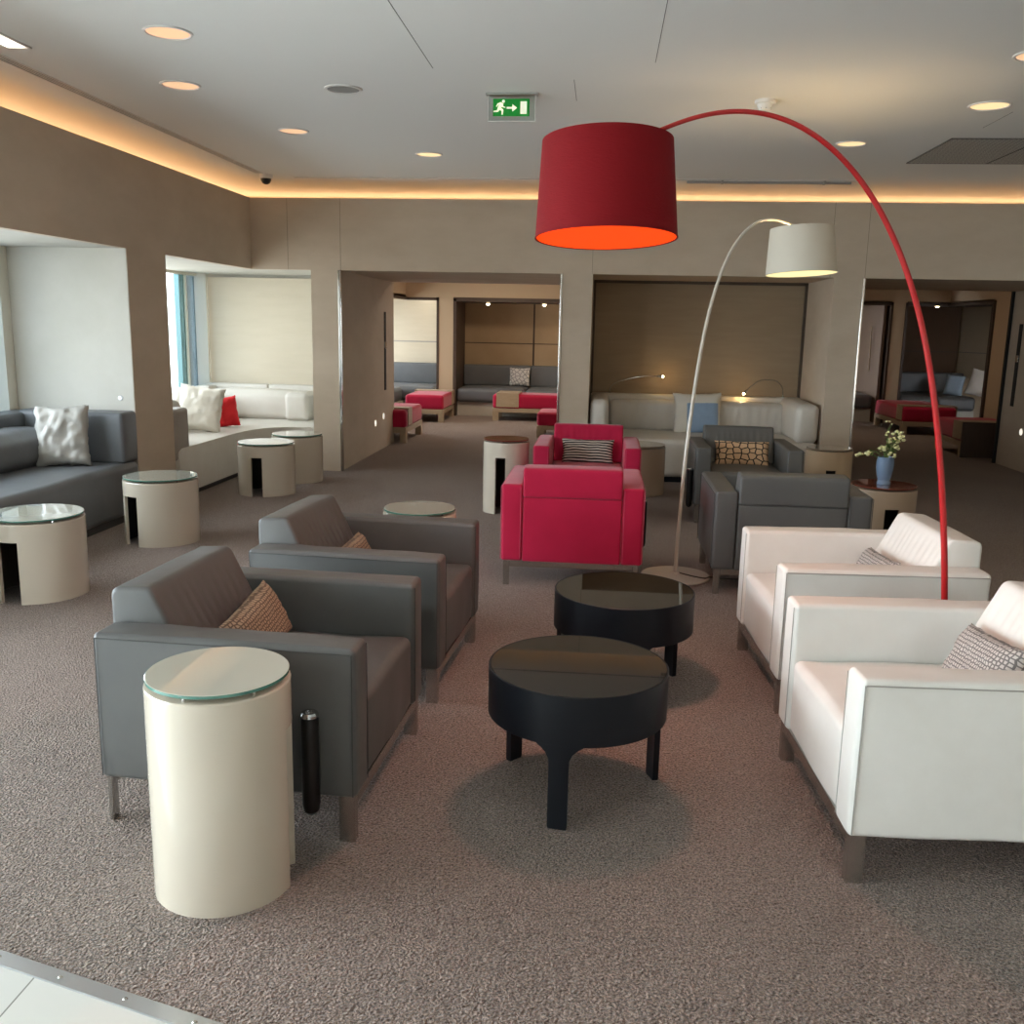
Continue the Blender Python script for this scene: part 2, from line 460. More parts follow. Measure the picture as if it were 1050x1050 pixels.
def pillow(name, label, mat, w, h, t, loc, rot, crumple=0.0, seed=0, cat='cushion', group=None):
    """rot = (yaw of the face normal about Z, lean back angle, roll)"""
    o = obj(name, pillow_bm(w, h, t, crumple, seed), mat, ang=80)
    yaw, lean, roll = rot
    # local Z -> facing direction, local Y -> up
    base = Matrix(((0, 0, 1), (1, 0, 0), (0, 1, 0))).to_4x4()      # x->Y, y->Z, z->X : face looks along +X
    R = Matrix.Rotation(yaw, 4, 'Z') @ Matrix.Rotation(-lean, 4, 'Y') @ base @ Matrix.Rotation(roll, 4, 'Z')
    o.matrix_world = Matrix.Translation(loc) @ R
    return tag(o, label, cat, group)

# ------------------------------------------------------------------ room shell
WX, BY, CZ, HZ = -3.5, 9.4, 2.85, 2.0        # window wall, back wall, ceiling, header height
# floor : carpet and tiles divided by a slanting metal strip
SA, SB = Vector((-1.389, 1.906)), Vector((-0.773, 1.735))
sd = (SB-SA).normalized(); sn = Vector((-sd.y, sd.x))
L0 = SA - sd*4.2; L1 = SA + sd*9.2
bm = bmesh.new()
vs = [bm.verts.new((p[0], p[1], 0)) for p in ((L0.x, L0.y), (L1.x, L1.y), (L1.x, 18), (L0.x, 18))]
bm.faces.new(vs)
struct('floor', bm, M['carpet'])
bm = bmesh.new()
tmat = Matrix.Translation((SA.x, SA.y, 0)) @ Matrix.Rotation(math.atan2(sd.y, sd.x), 4, 'Z')
box(bm, -4.2, 9.2, -9.0, -0.040, -0.02, -0.001, mat=tmat)
struct('floor_tiles', bm, M['tile'])
bm = bmesh.new(); box(bm, -4.2, 9.2, -0.040, 0.0, -0.01, 0.004)
st = struct('trim_1', bm, M['alu'])
st.matrix_world = tmat
bm = bmesh.new()
for i in range(-8, 20):
    lathe(bm, [(0, 0.0065), (0.004, 0.006), (0.006, 0.004)], 10, (0.02+i*0.19, -0.02, 0))
sc = obj('screw', bm, M['steel'], st)

# ceiling
bm = B(-4.8, 7.2, -7.2, 10.75, CZ, CZ+0.1)
struct('ceiling', bm, M['ceil'])
struct('ceiling_rear', B(-4.8, 9.5, 10.75, 18.2, 2.6, 2.7), M['ceil'])

niches = [(-6.6, -3.6), (-3.0, -0.4), (-0.1, 3.6), (3.9, 6.87), (7.5, 10.55)]
# window wall : header band, piers, thin lip, soffit and cove ledge
bm = bmesh.new()
box(bm, WX-0.06, WX, -7.0, BY+0.06, HZ, 2.68)
pe = -7.0
for k, (a, b) in enumerate(niches):
    box(bm, -4.6, WX, pe, a, 0, HZ)
    pe = b
struct('wall_left', bm, M['wall'])
bm = bmesh.new()
for k, (a, b) in enumerate(niches):
    box(bm, -4.6, WX-0.06, a-0.3, b+0.3 if k < 4 else b, HZ, HZ+0.03)
    if k == 4: box(bm, WX-0.06, -2.9, BY+0.06, b, HZ, HZ+0.03)
    # pale linings of the niche sides
    for y in (a, b):
        if k == 4 and y == b: continue
        box(bm, -4.6, WX-0.004, y-0.004 if y == b else y, y if y == b else y+0.004, 0, HZ)
struct('wall_niche_lining', bm, M['niche'])
bm = bmesh.new()
box(bm, -4.7, WX-0.06, -7.0, 10.7, 2.56, 2.6); box(bm, WX-0.06, 7.0, BY+0.06, 10.7, 2.56, 2.6)
box(bm, -4.25, -4.2, -7.0, 10.65, 2.6, CZ); box(bm, -4.25, 7.0, 10.65, 10.7, 2.6, CZ)
struct('trim_cove', bm, M['cove_paint'])
tag(obj('cove_light_strip', B(-4.12, -4.09, -6.5, 10.5, 2.6, 2.62), M['led']), 'warm light strip in the cove above the window wall', 'strip light')
tag(obj('cove_light_strip', B(-4.0, 6.9, 10.53, 10.56, 2.6, 2.62), M['led']), 'warm light strip in the cove above the far wall of the lounge', 'strip light')
# outer walls above the soffits
struct('wall_outer', boxes([(-4.7, -4.6, -7.0, 18.0, HZ, CZ), (-4.7, -4.6, 10.55, 12.6, 0, HZ)]), M['wall'])

# far wall : headers and piers
bm = bmesh.new()
box(bm, WX, 7.0, BY, BY+0.06, HZ, 2.68)
for a, b in ((-2.9, -2.62), (-0.41, -0.12), (2.14, 2.41), (4.72, 7.0)):
    box(bm, a, b, BY, BY+0.06, 0, HZ)
struct('wall_back', bm, M['wall'])
bm = bmesh.new()
for s in (-3.13, -2.6, -0.13, 2.1, 2.42):                     # fine plaster joints on the header
    box(bm, s, s+0.004, BY-0.0015, BY, HZ if s < 3 else 0, 2.68)
struct('trim_wall_joints', bm, pbr('joint', C(142, 130, 112), 0.9))
# passages through the thick wall
struct('wall_passage_left', boxes([(-2.9, -2.62, BY+0.06, 11.9, 0, 2.56), (-0.41, -0.12, BY+0.06, 11.9, 0, 2.56)]), M['wall'])
struct('wall_passage_right', boxes([(2.14, 2.41, BY+0.06, 11.7, 0, 2.56), (4.72, 4.95, BY+0.06, 11.7, 0, 2.56)]), M['wall'])
struct('wall_soffits', boxes([(-2.62, -0.41, BY+0.06, 11.9, HZ, 2.56), (-0.12, 2.14, BY+0.06, 11.8, HZ, 2.56), (2.41, 4.72, BY+0.06, 11.7, HZ, 2.56), (4.95, 7, BY+.06, 11.7, HZ, 2.56)]), M['wall'])
struct('wall_alcove', B(-0.12, 2.14, 10.56, 10.66, 0, HZ), M['panel_alcove'])
struct('trim_alcove_frame', boxes([(-0.12, -0.095, 10.52, 10.56, 0, HZ), (2.115, 2.14, 10.52, 10.56, 0, HZ), (-0.12, 2.14, 10.52, 10.56, HZ-0.03, HZ)]), pbr('alcove_frame', C(80, 68, 56), 0.6))
# end panel of the white corner niche (a pale blind hangs in front of the wall)
struct('wall_corner_niche', B(-4.6, -2.9, 10.55, 10.65, 0, HZ), M['niche'])
struct('wall_corner_side', B(-2.905, -2.9, BY+0.06, 10.55, 0, HZ), M['niche'])
struct('trim_niche_blind', boxes([(-4.42, -2.91, 10.50, 10.53, 0.4, HZ-0.035)]), M['panel_cream'])
# chrome edge trims
for i, (x0, x1) in enumerate(((-2.625, -2.60), (-0.43, -0.41), (2.41, 2.43))):
    struct('trim_chrome_%d' % (i+1), B(x0, x1, BY-0.012, BY+0.03, 0.0, HZ), M['chrome'], bev=0.004)

# surrounding shell behind the camera and at the right
struct('trim_passage_end', B(4.69, 4.76, 11.70, 11.74, 0, 2.0), M['dark_slot'])
struct('wall_right', B(7.0, 7.1, -7.0, 12.0, 0, CZ), M['wall'])
struct('wall_front', B(-4.7, 7.0, -7.1, -7.0, 0, CZ), M['wall'])

# ------------------------------------------------------------------ windows
def window(i, y0, y1, posts, panes, sill=0.0, dx=0.0):
    bm = bmesh.new()
    for a, b in posts: box(bm, -4.62+dx, (-4.43 if b == y1 or b > y1-0.06 else -4.545)+dx, a, b, sill, HZ)
    box(bm, -4.60+dx, -4.54+dx, y0, y1, HZ-0.03, HZ); box(bm, -4.60+dx, -4.54+dx, y0, y1, sill, sill+0.05)
    w = struct('window_%d' % i, bm, M['mullion'])
    for a, b, m in panes:
        obj('pane', B(-4.575+dx, -4.565+dx, a, b, sill+0.05, HZ-0.03), M[m], w)
    return w
window(1, 3.9, 6.87, ((3.9, 3.96), (5.35, 5.42), (6.30, 6.36), (6.755, 6.87)), ((3.96, 5.35, 'dimming_glass_light'), (5.42, 6.30, 'dimming_glass_light'), (6.36, 6.755, 'blue_reflection_pane')))
window(2, 7.5, 10.55, ((7.5, 7.56), (8.6, 8.66), (10.19, 10.22), (10.46, 10.50)), ((7.56, 8.6, 'dimming_glass'), (8.66, 9.955, 'dimming_glass'), (9.955, 10.19, 'teal_reflection_pane'), (10.22, 10.46, 'blue_reflection_pane')))
window(3, -0.1, 3.6, ((-0.1, -0.04), (1.75, 1.81), (3.54, 3.6)), ((-0.04, 1.75, 'window_glass'), (1.81, 3.54, 'window_glass')), 0, 0.9)  # unseen window, widened and set inward to bring more daylight to the floor
window(4, -3.0, -0.4, ((-3.0, -2.94), (-1.7, -1.64), (-0.46, -0.4)), ((-2.94, -1.7, 'window_glass'), (-1.64, -0.46, 'window_glass')))
window(5, -6.6, -3.6, ((-6.6, -6.54), (-5.1, -5.04), (-3.66, -3.6)), ((-6.54, -5.1, 'window_glass'), (-5.04, -3.66, 'window_glass')))
bm = bmesh.new()
for a, b in ((12.6, 12.7), (14.2, 14.28), (15.9, 16.0), (17.0, 17.1)): box(bm, -4.62, -4.52, a, b, 0, HZ)
w7 = struct('window_6', bm, M['mullion'])
for a, b in ((12.7, 14.2), (14.28, 15.9), (16.0, 17.0)): obj('pane', B(-4.575, -4.565, a, b, 0.0, HZ), M['dimming_glass'], w7)

# ------------------------------------------------------------------ rear rooms beyond the passages
RY, RB = 15.7, 16.75
struct('wall_rear_left', boxes([(-2.7, -2.46, RY, 17.0, 0, 1.92), (-3.25, 1.2, RY, RY+0.08, 1.92, 2.6), (-0.1, 1.2, RY, RY+0.08, 0, 1.92),
    (-3.33, -3.25, 11.9, RY, 1.92, 2.6), (-2.46, -0.1, RB, RB+0.1, 0, 1.92), (-4.6, -2.7, 16.95, 17.05, 0, 1.95), (1.1, 1.2, 11.9, RY, 0, 2.6), (-0.12, 1.2, 11.85, 11.9, 0, 2.6),
    (-4.6, -3.25, 12.55, 12.6, 0, 2.0), (-4.6, -3.25, 11.9, 17, 1.92, 1.96), (-2.9, -2.46, RY+.08, 17, 1.92, 1.96)]), M['rear_plaster'])
bm = boxes([(-2.46, -2.41, RY-0.01, RB, 0.0, 1.92), (-2.46, -0.1, RY-0.01, RB, 1.87, 1.935), (-2.74, -2.70, RY-0.01, RY+0.1, 0, 1.93), (-3.25, -2.70, RY-0.01, RY+0.05, 1.88, 1.925), (-3.26, -3.22, 12.6, RY, 1.88, 1.925)])
struct('trim_rear_left', bm, M['wood_dark'])
bm = boxes([(-2.41, -1.21, RB-0.04, RB, 0.75, 1.87), (-1.19, -0.1, RB-0.04, RB, 0.75, 1.87)])
wp = struct('wall_panels_rear_left', bm, M['panel_tan'])
obj('seam', boxes([(-2.41, -0.1, RB-0.045, RB-0.039, 1.185, 1.20), (-1.215, -1.185, RB-0.045, RB-0.039, 0.75, 1.87)]), M['wood_dark'], wp)
wp = struct('wall_panels_window_niche', boxes([(-4.5, -2.74, 16.9, 16.95, 0.75, 1.92)]), M['panel_cream'])
obj('seam', boxes([(-4.5, -2.74, 16.895, 16.9, 1.18, 1.20)]), M['white_seam'], wp)

RY2 = 16.6
struct('wall_rear_right', boxes([(4.77, 5.0, RY2, 18.0, 0, 2.0), (1.2, 5.69, RY2, RY2+0.08, 2.0, 2.6), (5.69, 5.77, 14.78, RY2+.08, 2.0, 2.6), (5.69, 5.77, 11.7, 14.78, 0, 2.6),
    (1.2, 3.2, RY2, RY2+0.08, 0, 2.0), (1.2, 7.6, 18.0, 18.1, 0, 2.6), (7.5, 7.6, 11.7, 18.0, 0, 2.6), (1.2, 2.2, 11.7, 11.75, 0, 2.6), (4.95, 5.77, 11.7, 11.75, 0, 2.6), (1.2, 1.25, 11.75, RY2, 0, 2.6)]), M['rear_plaster'])
bm = boxes([(4.74, 4.78, RY2-0.02, RY2+0.9, 0, 2.0), (4.98, 5.02, RY2-0.02, RY2+0.9, 0, 2.0), (3.2, 4.78, RY2-0.02, RY2+0.05, 1.95, 2.0), (4.98, 5.7, RY2-0.02, RY2+0.05, 1.95, 2.0),
    (5.66, 5.70, 14.72, 14.80, 0, 2.0), (5.66, 5.72, 14.78, RY2, 1.95, 2.0), (5.0, 7.5, RY2, 18, 1.98, 2.02), (5.69, 7.5, 14.78, RY2, 1.98, 2.02), (3.2, 4.77, RY2, 18, 1.98, 2.02)])
struct('trim_rear_right', bm, M['wood_dark'])
wp = struct('wall_panels_rear_right', boxes([(5.02, 6.35, 17.92, 18.0, 0.75, 1.98), (3.2, 4.4, 17.92, 18.0, 0.75, 1.98)]), pbr('brown_wall_fabric', C(84, 64, 48), 0.85, var=C(92, 71, 54), vscale=3))
obj('seam', boxes([(5.02, 6.35, 17.915, 17.92, 1.18, 1.195), (3.2, 4.4, 17.915, 17.92, 1.18, 1.195)]), M['wood_dark'], wp)
Mx = Matrix.Translation((6.38, 17.95, 0)) @ Matrix.Rotation(math.radians(-72), 4, 'Z')
wp = struct('wall_panels_angled', box(bmesh.new(), 0, 2.6, 0, 0.08, 0.75, 1.98, mat=Mx), M['panel_cream'])
obj('seam', box(bmesh.new(), 0, 2.6, -0.006, 0, 1.18, 1.195, mat=Mx), M['white_seam'], wp)
# half open dark door leaf with a long pull in the left rear niche
struct('door_1', box(bmesh.new(), 0, 1.25, 0, 0.05, 0.0, 1.96, mat=Matrix.Translation((4.70, 16.66, 0)) @ Matrix.Rotation(math.radians(101), 4, 'Z')), pbr('brown_door', C(110, 92, 78), 0.5))
tag(obj('door_pull', tube(bmesh.new(), [(4.56, 16.9, 0.85), (4.55, 16.92, 1.6)], 0.013, 8), M['chrome']), 'long chrome pull on the brown door leaf in the far right room', 'door pull')

# ------------------------------------------------------------------ lounge armchairs
def make_chair(leath, seam, label, loc, rz, group):
    t = thing('lounge_armchair', label, 'armchair', loc, rz, group)
    for s in (-1, 1):
        bm = bmesh.new()
        y0, y1 = sorted((s*0.41, s*0.287))
        def sag(co, s=s):
            k = max(0, 1-abs(co.y-s*0.41)/0.03)
            return co + Vector((0, 0, 0.004*noise.noise(co*7)))
        softbox(bm, -0.395, 0.395, y0, y1, 0.146, 0.6, 0.017, (14, 3, 8), (0.004, 0.006, 0.004), sag)
        a = obj('armrest', bm, leath, t, ang=60)
        yo = s*0.413
        r = 0.002
        bm = bmesh.new()
        for x in (0.386, -0.386): tube(bm, [(x, yo, 0.155), (x, yo, 0.585)], r, 6)
        tube(bm, [(-0.383, yo, 0.585), (0.383, yo, 0.585)], r, 6)
        tube(bm, [(0.397, s*0.298, 0.16), (0.397, s*0.298, 0.585)], r*.7, 6)
        tube(bm, [(-0.397, s*0.298, 0.16), (-0.397, s*0.298, 0.585)], r, 6)
        obj('piping', bm, seam, a)
    bm = softbox(bmesh.new(), -0.22, 0.388, -0.285, 0.285, 0.146, 0.41, 0.028, (10, 10, 6), (0.010, 0, 0.014),
                 lambda co: co+Vector((0.006*noise.noise(co*9), 0, 0.006*noise.noise(co*6))))
    obj('seat', bm, leath, t, ang=60)
    bm = softbox(bmesh.new(), -0.396, -0.25, -0.286, 0.286, 0.146, 0.53, 0.012, (3, 8, 8), (0.006, 0, 0))
    obj('back_panel', bm, leath, t, ang=60)
    prof = round_poly([(-0.13, 0.41), (-0.275, 0.708), (-0.405, 0.70), (-0.405, 0.53), (-0.245, 0.53), (-0.245, 0.41)], [0.02, 0.035, 0.03, 0.012, 0.004, 0.01])
    def pleat(x, y, z, u):
        k = (1-(2*u-1)**8)
        f = max(0, min(1, (z-0.44)/0.05))*max(0, min(1, (0.69-z)/0.06))
        front = 1 if x > -0.30 else 0
        w = math.sin(y*130 + 3*noise.noise(Vector((y*6, z*4, 1))))*0.0032*f*front*(0.4+0.6*abs(noise.noise(Vector((y*5, 3, 0)))))
        sag = -0.008*(1-(2*u-1)**2)*0
        return (x+w*k, y, z+sag+0.004*noise.noise(Vector((y*5, z*5, x)))*k)
    # densify the long front slope so that the pleats show
    P = []
    for i, p in enumerate(prof):
        q = prof[(i+1) % len(prof)]; d = math.dist(p, q); m = max(1, int(d/0.03))
        for j in range(m): P.append((p[0]+(q[0]-p[0])*j/m, p[1]+(q[1]-p[1])*j/m))
    bm = loft(bmesh.new(), P, -0.286, 0.286, 0.014, 100, pleat)
    obj('backrest', bm, leath, t, ang=60)
    for x0, x1 in ((0.338, 0.385), (-0.385, -0.371)):
        for s in (-1, 1):
            bm = B(x0, x1, min(s*0.395, s*0.36), max(s*0.395, s*0.36), 0.0, 0.15)
            obj('leg', bm, M['steel'], t, bev=0.002, seg=1)
        bm = B(x0, x1, -0.36, 0.36, 0.112, 0.15)
        obj('base_rail', bm, M['steel'], t, bev=0.002, seg=1)
    # socket tube hung on the sitter's right-hand side
    bm = lathe(bmesh.new(), [(0, .105), (0.012, .107), (0.022, .118), (0.026, .14), (0.026, .405)], 20, (0.27, -0.436, 0))
    tb = obj('socket_tube', bm, M['black_plastic'], t)
    bm = lathe(bmesh.new(), [(0.026, .405), (0.026, .412), (0.022, .418), (0.012, .418), (0.011, .412), (0, .412)], 20, (0.27, -0.436, 0))
    obj('cap', bm, M['chrome'], tb)
    return t

Gg = 'grey leather lounge armchairs'
cg = make_chair(M['grey_leather'], M['grey_seam'], 'grey leather armchair nearest the camera, behind the tall cream cylinder table', (-1.037, 2.897, 0), math.radians(-2.5), Gg)
MG = {}
dup(cg, (-0.969, 3.966, 0), math.radians(-3.7), 'grey leather armchair in the left row, second from the camera, beside the glossy cream table')
dup(cg, (1.102, 5.757, 0), PI/2, 'grey leather armchair seen from behind, just beyond the white armchairs').scale = (1, 1.06, 1)
dup(cg, (1.165, 7.80, 0), -PI/2, 'grey leather armchair facing the camera with the black and tan patterned cushion')
mw = {'grey_leather': M['white_leather'], 'grey_seam': M['white_seam']}
cw = dup(cg, (1.088, 2.871, 0), PI+math.radians(3), 'white leather armchair nearest the camera on the right, cut by the photo edge', 'white leather lounge armchairs', mw)
dup(cw, (1.101, 4.05, 0), PI+math.radians(3.2), 'white leather armchair behind the red lamp pole, second from the camera')
mr = {'grey_leather': M['red_fabric'], 'grey_seam': M['red_seam']}
cr = dup(cg, (-0.14, 5.757, 0), PI/2, 'red upholstered armchair seen from behind, nearer of the red pair', 'red lounge armchairs', mr)
dup(cr, (-0.09, 7.60, 0), -PI/2, 'red upholstered armchair facing the camera with the striped cushion')

# small cushions in the armchairs
pillow('lumbar_cushion', 'tan patterned cushion leaning in the nearest grey armchair', M['weave_tan'], 0.40, 0.20, 0.10, (-1.10, 2.90, 0.505), (-0.05, 0.46, 0.12), 0.012, 1)
pillow('lumbar_cushion', 'patterned cushion just showing over the arm of the second grey armchair', M['weave_tan'], 0.40, 0.20, 0.10, (-1.05, 3.98, 0.462), (0, 0.42, 0), 0.012, 2)
pillow('lumbar_cushion', 'grey patterned cushion in the nearest white armchair', M['weave_grey'], 0.40, 0.20, 0.10, (1.205, 2.90, 0.50), (PI, 0.42, 0.1), 0.012, 3)
pillow('lumbar_cushion', 'grey patterned cushion in the white armchair behind the red lamp pole', M['weave_grey'], 0.40, 0.20, 0.10, (1.20, 4.08, 0.475), (PI, 0.42, 0.06), 0.012, 4)
pillow('lumbar_cushion', 'black and white wavy striped cushion on the red armchair facing the camera', M['stripe_cloth'], 0.43, 0.22, 0.10, (-0.09, 7.70, 0.50), (-PI/2, 0.42, 0), 0.015, 5)
pillow('lumbar_cushion', 'tan cushion with black line pattern on the grey armchair facing the camera', M['lattice_cloth'], 0.45, 0.22, 0.10, (1.175, 7.89, 0.50), (-PI/2, 0.42, 0), 0.012, 6)

# ------------------------------------------------------------------ cylinder side tables
def side_table(label, loc, r, h, slot_ang, slot_w, slot_h, body, glass, group=None, studs=True):
    """hollow lacquered drum with a doorway-like slot and a glass disc on top"""
    t = thing('cylinder_side_table', label, 'side table', loc, 0, group)
    n = 128; th = 0.018
    half = slot_w/2/r
    angs = sorted(set([round((2*PI*k/n), 6) for k in range(n)] + [round((slot_ang+s*half) % (2*PI), 6) for s in (-1, 1)]))
    zs = [0.0, slot_h, h-0.035]
    bm = bmesh.new()
    V = {}
    for ri, rr in enumerate((r, r-th)):
        for a_i, a in enumerate(angs):
            for zi, z in enumerate(zs): V[(ri, a_i, zi)] = bm.verts.new((rr*math.cos(a), rr*math.sin(a), z))
    def inside(a):
        d = (a-slot_ang+PI) % (2*PI)-PI
        return abs(d) < half-1e-4
    N = len(angs)
    for i in range(N):
        j = (i+1) % N
        mid = angs[i]+((angs[j]-angs[i]) % (2*PI))/2
        for zi in range(2):
            if zi == 0 and inside(mid): continue
            bm.faces.new((V[0, i, zi], V[0, j, zi], V[0, j, zi+1], V[0, i, zi+1]))
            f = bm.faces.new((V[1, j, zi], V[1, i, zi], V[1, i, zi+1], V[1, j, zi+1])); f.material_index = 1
        if not inside(mid): bm.faces.new((V[0, j, 0], V[0, i, 0], V[1, i, 0], V[1, j, 0]))
        else: bm.faces.new((V[0, j, 1], V[0, i, 1], V[1, i, 1], V[1, j, 1]))
    for i, a in enumerate(angs):
        d = (a-slot_ang+PI) % (2*PI)-PI
        if abs(abs(d)-half) < 1e-4: bm.faces.new((V[0, i, 0], V[0, i, 1], V[1, i, 1], V[1, i, 0]))
    # closed top with a small rounded shoulder
    top = h-0.022
    lathe(bm, [(r, h-0.035), (r, top-0.005), (r-0.002, top-0.001), (r-0.006, top), (0, top)], n)
    lathe(bm, [(r-th, h-0.035), (0, h-0.035)], n, mi=1)
    bmesh.ops.remove_doubles(bm, verts=bm.verts, dist=1e-5)
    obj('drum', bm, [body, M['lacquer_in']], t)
    rg = r-0.004
    bm = lathe(bmesh.new(), [(0, h-0.010), (rg-0.002, h-0.010), (rg, h-0.009), (rg, h-0.001), (rg-0.002, h), (0, h)], n)
    for f in bm.faces:
        if abs(f.normal.z) < 0.9 if f.normal.length else False: pass
    g = obj('glass_top', bm, [glass, M['table_glass_edge'] if glass == M['table_glass'] else glass], t)
    for p in g.data.polygons:
        if abs(p.normal.z) < 0.5: p.material_index = 1
    if studs:
        for k in range(6):
            a = 2*PI*k/6+0.4
            bm = lathe(bmesh.new(), [(0.005, h-0.024), (0.005, h-0.011)], 10, (math.cos(a)*(r-0.02), math.sin(a)*(r-0.02), 0))
            obj('stud', bm, M['chrome'], t)
            
    return t
GL = 'low cream cylinder tables along the window sofas'
side_table('tall glossy cream cylinder table in the left foreground, glass top', (-0.972, 2.272, 0), 0.186, 0.60, math.radians(11), 0.11, 0.45, M['lacquer'], M['table_glass'], 'tall cream cylinder tables')
side_table('tall glossy cream table showing only its glass top behind the second grey armchair', (-0.88, 4.58, 0), 0.182, 0.60, math.radians(20), 0.11, 0.45, M['lacquer'], M['table_glass'], 'tall cream cylinder tables')
side_table('tall cream cylinder table with brown top, left of the red armchairs', (-0.752, 7.635, 0), 0.187, 0.60, math.radians(-99), 0.085, 0.46, M['lacquer'], M['brown_glass'], 'tall cream cylinder tables')
side_table('low cream cylinder table at the left photo edge, in front of the grey sofa', (-3.045, 4.79, 0), 0.25, 0.452, math.radians(-93.5), 0.115, 0.335, M['lacquer'], M['table_glass'], GL)
side_table('low cream cylinder table before the pier between the two window niches', (-2.97, 6.124, 0), 0.245, 0.452, math.radians(-119), 0.13, 0.335, M['lacquer'], M['table_glass'], GL)
side_table('low cream cylinder table in front of the white corner sofa, nearer of two', (-2.925, 8.065, 0), 0.248, 0.455, math.radians(-91), 0.10, 0.34, M['lacquer'], M['table_glass'], GL)
side_table('low cream cylinder table in front of the white corner sofa, partly hidden behind another', (-2.87, 8.76, 0), 0.24, 0.452, math.radians(-140), 0.11, 0.335, M['lacquer'], M['table_glass'], GL)
side_table('taupe cylinder table between the red armchairs and the alcove sofa', (0.36, 8.74, 0), 0.25, 0.455, math.radians(120), 0.11, 0.335, M['taupe_lacquer'], M['taupe_glass'], None, False)
side_table('beige cylinder table before the pier at the right end of the alcove', (2.13, 8.97, 0), 0.212, 0.45, math.radians(-95), 0.09, 0.26, M['beige_lacquer'], M['taupe_glass'], None, False)
side_table('beige cylinder table with brown glass top carrying the flower vase', (2.03, 6.87, 0), 0.225, 0.445, math.radians(-88), 0.10, 0.30, M['taupe_lacquer'], M['brown_glass'], None, False)

# vase with flowers
t = thing('flower_vase', 'blue ceramic vase of pale flowers on the brown glass table', 'vase', (2.025, 6.87, 0.445))
bm = lathe(bmesh.new(), [(0, 0), (0.045, 0), (0.047, 0.006), (0.04, 0.03), (0.05, 0.06), (0.058, 0.11), (0.06, 0.15), (0.056, 0.185), (0.058, 0.195), (0.052, 0.195), (0.05, 0.18), (0.0, 0.17)], 40)
obj('vase_body', bm, M['vase'], t)
rnd = random.Random(4)
for k in range(11):
    a = rnd.uniform(0, 2*PI); s = rnd.uniform(0.03, 0.10); hh = rnd.uniform(0.22, 0.36)
    tip = Vector((math.cos(a)*s, math.sin(a)*s*.7, hh))
    if k == 0: tip = Vector((-0.19, -0.02, 0.20))
    if k == 1: tip = Vector((0.0, 0.0, 0.40))
    if k == 2: tip = Vector((-0.13, -0.05, 0.24))
    P = catmull([(0, 0, 0.15), tuple(Vector((0, 0, 0.15)).lerp(tip, .5)+Vector((0, 0, .03))), tuple(tip)], 5)
    bm = tube(bmesh.new(), P, 0.003, 6)
    for q in range(3):                                            # leaves along the stem
        p = P[4+q*2] if 4+q*2 < len(P) else P[-1]
        d = Vector((rnd.uniform(-1, 1), rnd.uniform(-1, 1), rnd.uniform(.1, .8))).normalized(); sv = d.cross(Vector((0, 0, 1))).normalized()
        L = rnd.uniform(.04, .07)
        vs = [bm.verts.new(p), bm.verts.new(p+d*L*.5+sv*L*.2), bm.verts.new(p+d*L), bm.verts.new(p+d*L*.5-sv*L*.2)]
        bm.faces.new(vs)
    stem = obj('stem', bm, M['leaf'], t)
    bm = bmesh.new()
    for q in range(5 if k != 1 else 8):
        c = P[-1] + Vector((rnd.uniform(-.022, .022), rnd.uniform(-.02, .02), rnd.uniform(-.03, .02)*(1 if k != 1 else 2.5)))
        rr = rnd.uniform(.009, .016) if k != 1 else rnd.uniform(.006, .01)
        mt = Matrix.Translation(c) @ Matrix.Rotation(rnd.uniform(0, 3), 4, 'X') @ Matrix.Diagonal((1, .8, .6, 1))
        bmesh.ops.create_icosphere(bm, subdivisions=2, radius=rr, matrix=mt)
    obj('blossom', bm, M['petal'], stem)

# ------------------------------------------------------------------ black coffee tables
def coffee_table(label, loc, angs, group):
    t = thing('round_coffee_table', label, 'coffee table', loc, 0, group)
    R = 0.291
    bm = lathe(bmesh.new(), [(0, 0.27), (R-0.02, 0.27), (R-0.001, 0.27), (R, 0.271), (R, 0.426), (R-0.002, 0.428), (R-0.005, 0.428), (R-0.006, 0.420), (0, 0.420)], 128)
    obj('drum', bm, M['black_lacquer'], t)
    bm = lathe(bmesh.new(), [(0, 0.4205), (R-0.0062, 0.4205), (R-0.0062, 0.4265), (R-0.007, 0.4275), (0, 0.4275)], 128)
    obj('glass_top', bm, M['black_glass'], t)
    for a in angs:
        bm = bmesh.new(); rows = []
        zs = [0.0, 0.01, 0.1, 0.2, 0.225, 0.245, 0.258, 0.266, 0.271]
        for z in zs:
            w = 0.031
            if z > 0.21: w += 0.045*((z-0.21)/0.061)**2.6
            if z < 0.005: w -= 0.003
            row = []
            for ri in (R-0.0002, R-0.02):
                for q in range(-6, 7):
                    an = a + q/6*w/R
                    row.append(bm.verts.new((ri*math.cos(an), ri*math.sin(an), z)))
            rows.append(row)
        for r0, r1 in zip(rows, rows[1:]):
            for q in range(12):
                bm.faces.new((r0[q], r0[q+1], r1[q+1], r1[q])); bm.faces.new((r0[13+q+1], r0[13+q], r1[13+q], r1[13+q+1]))
            bm.faces.new((r0[0], r1[0], r1[13], r0[13])); bm.faces.new((r0[12], r0[25], r1[25], r1[12]))
        for rr in (rows[0], rows[-1]):
            for q in range(12): bm.faces.new((rr[q], rr[13+q], rr[13+q+1], rr[q+1]))
        obj('leg', bm, M['black_lacquer'], t)
    return t
coffee_table('round black coffee table nearest the camera, in front of the other black one', (-0.04, 2.925, 0), [math.radians(a) for a in (-99, 141, 21)], 'round black coffee tables')
coffee_table('round black coffee table farther back, below the red armchair', (0.128, 3.845, 0), [math.radians(a) for a in (38, 158, -82)], 'round black coffee tables')

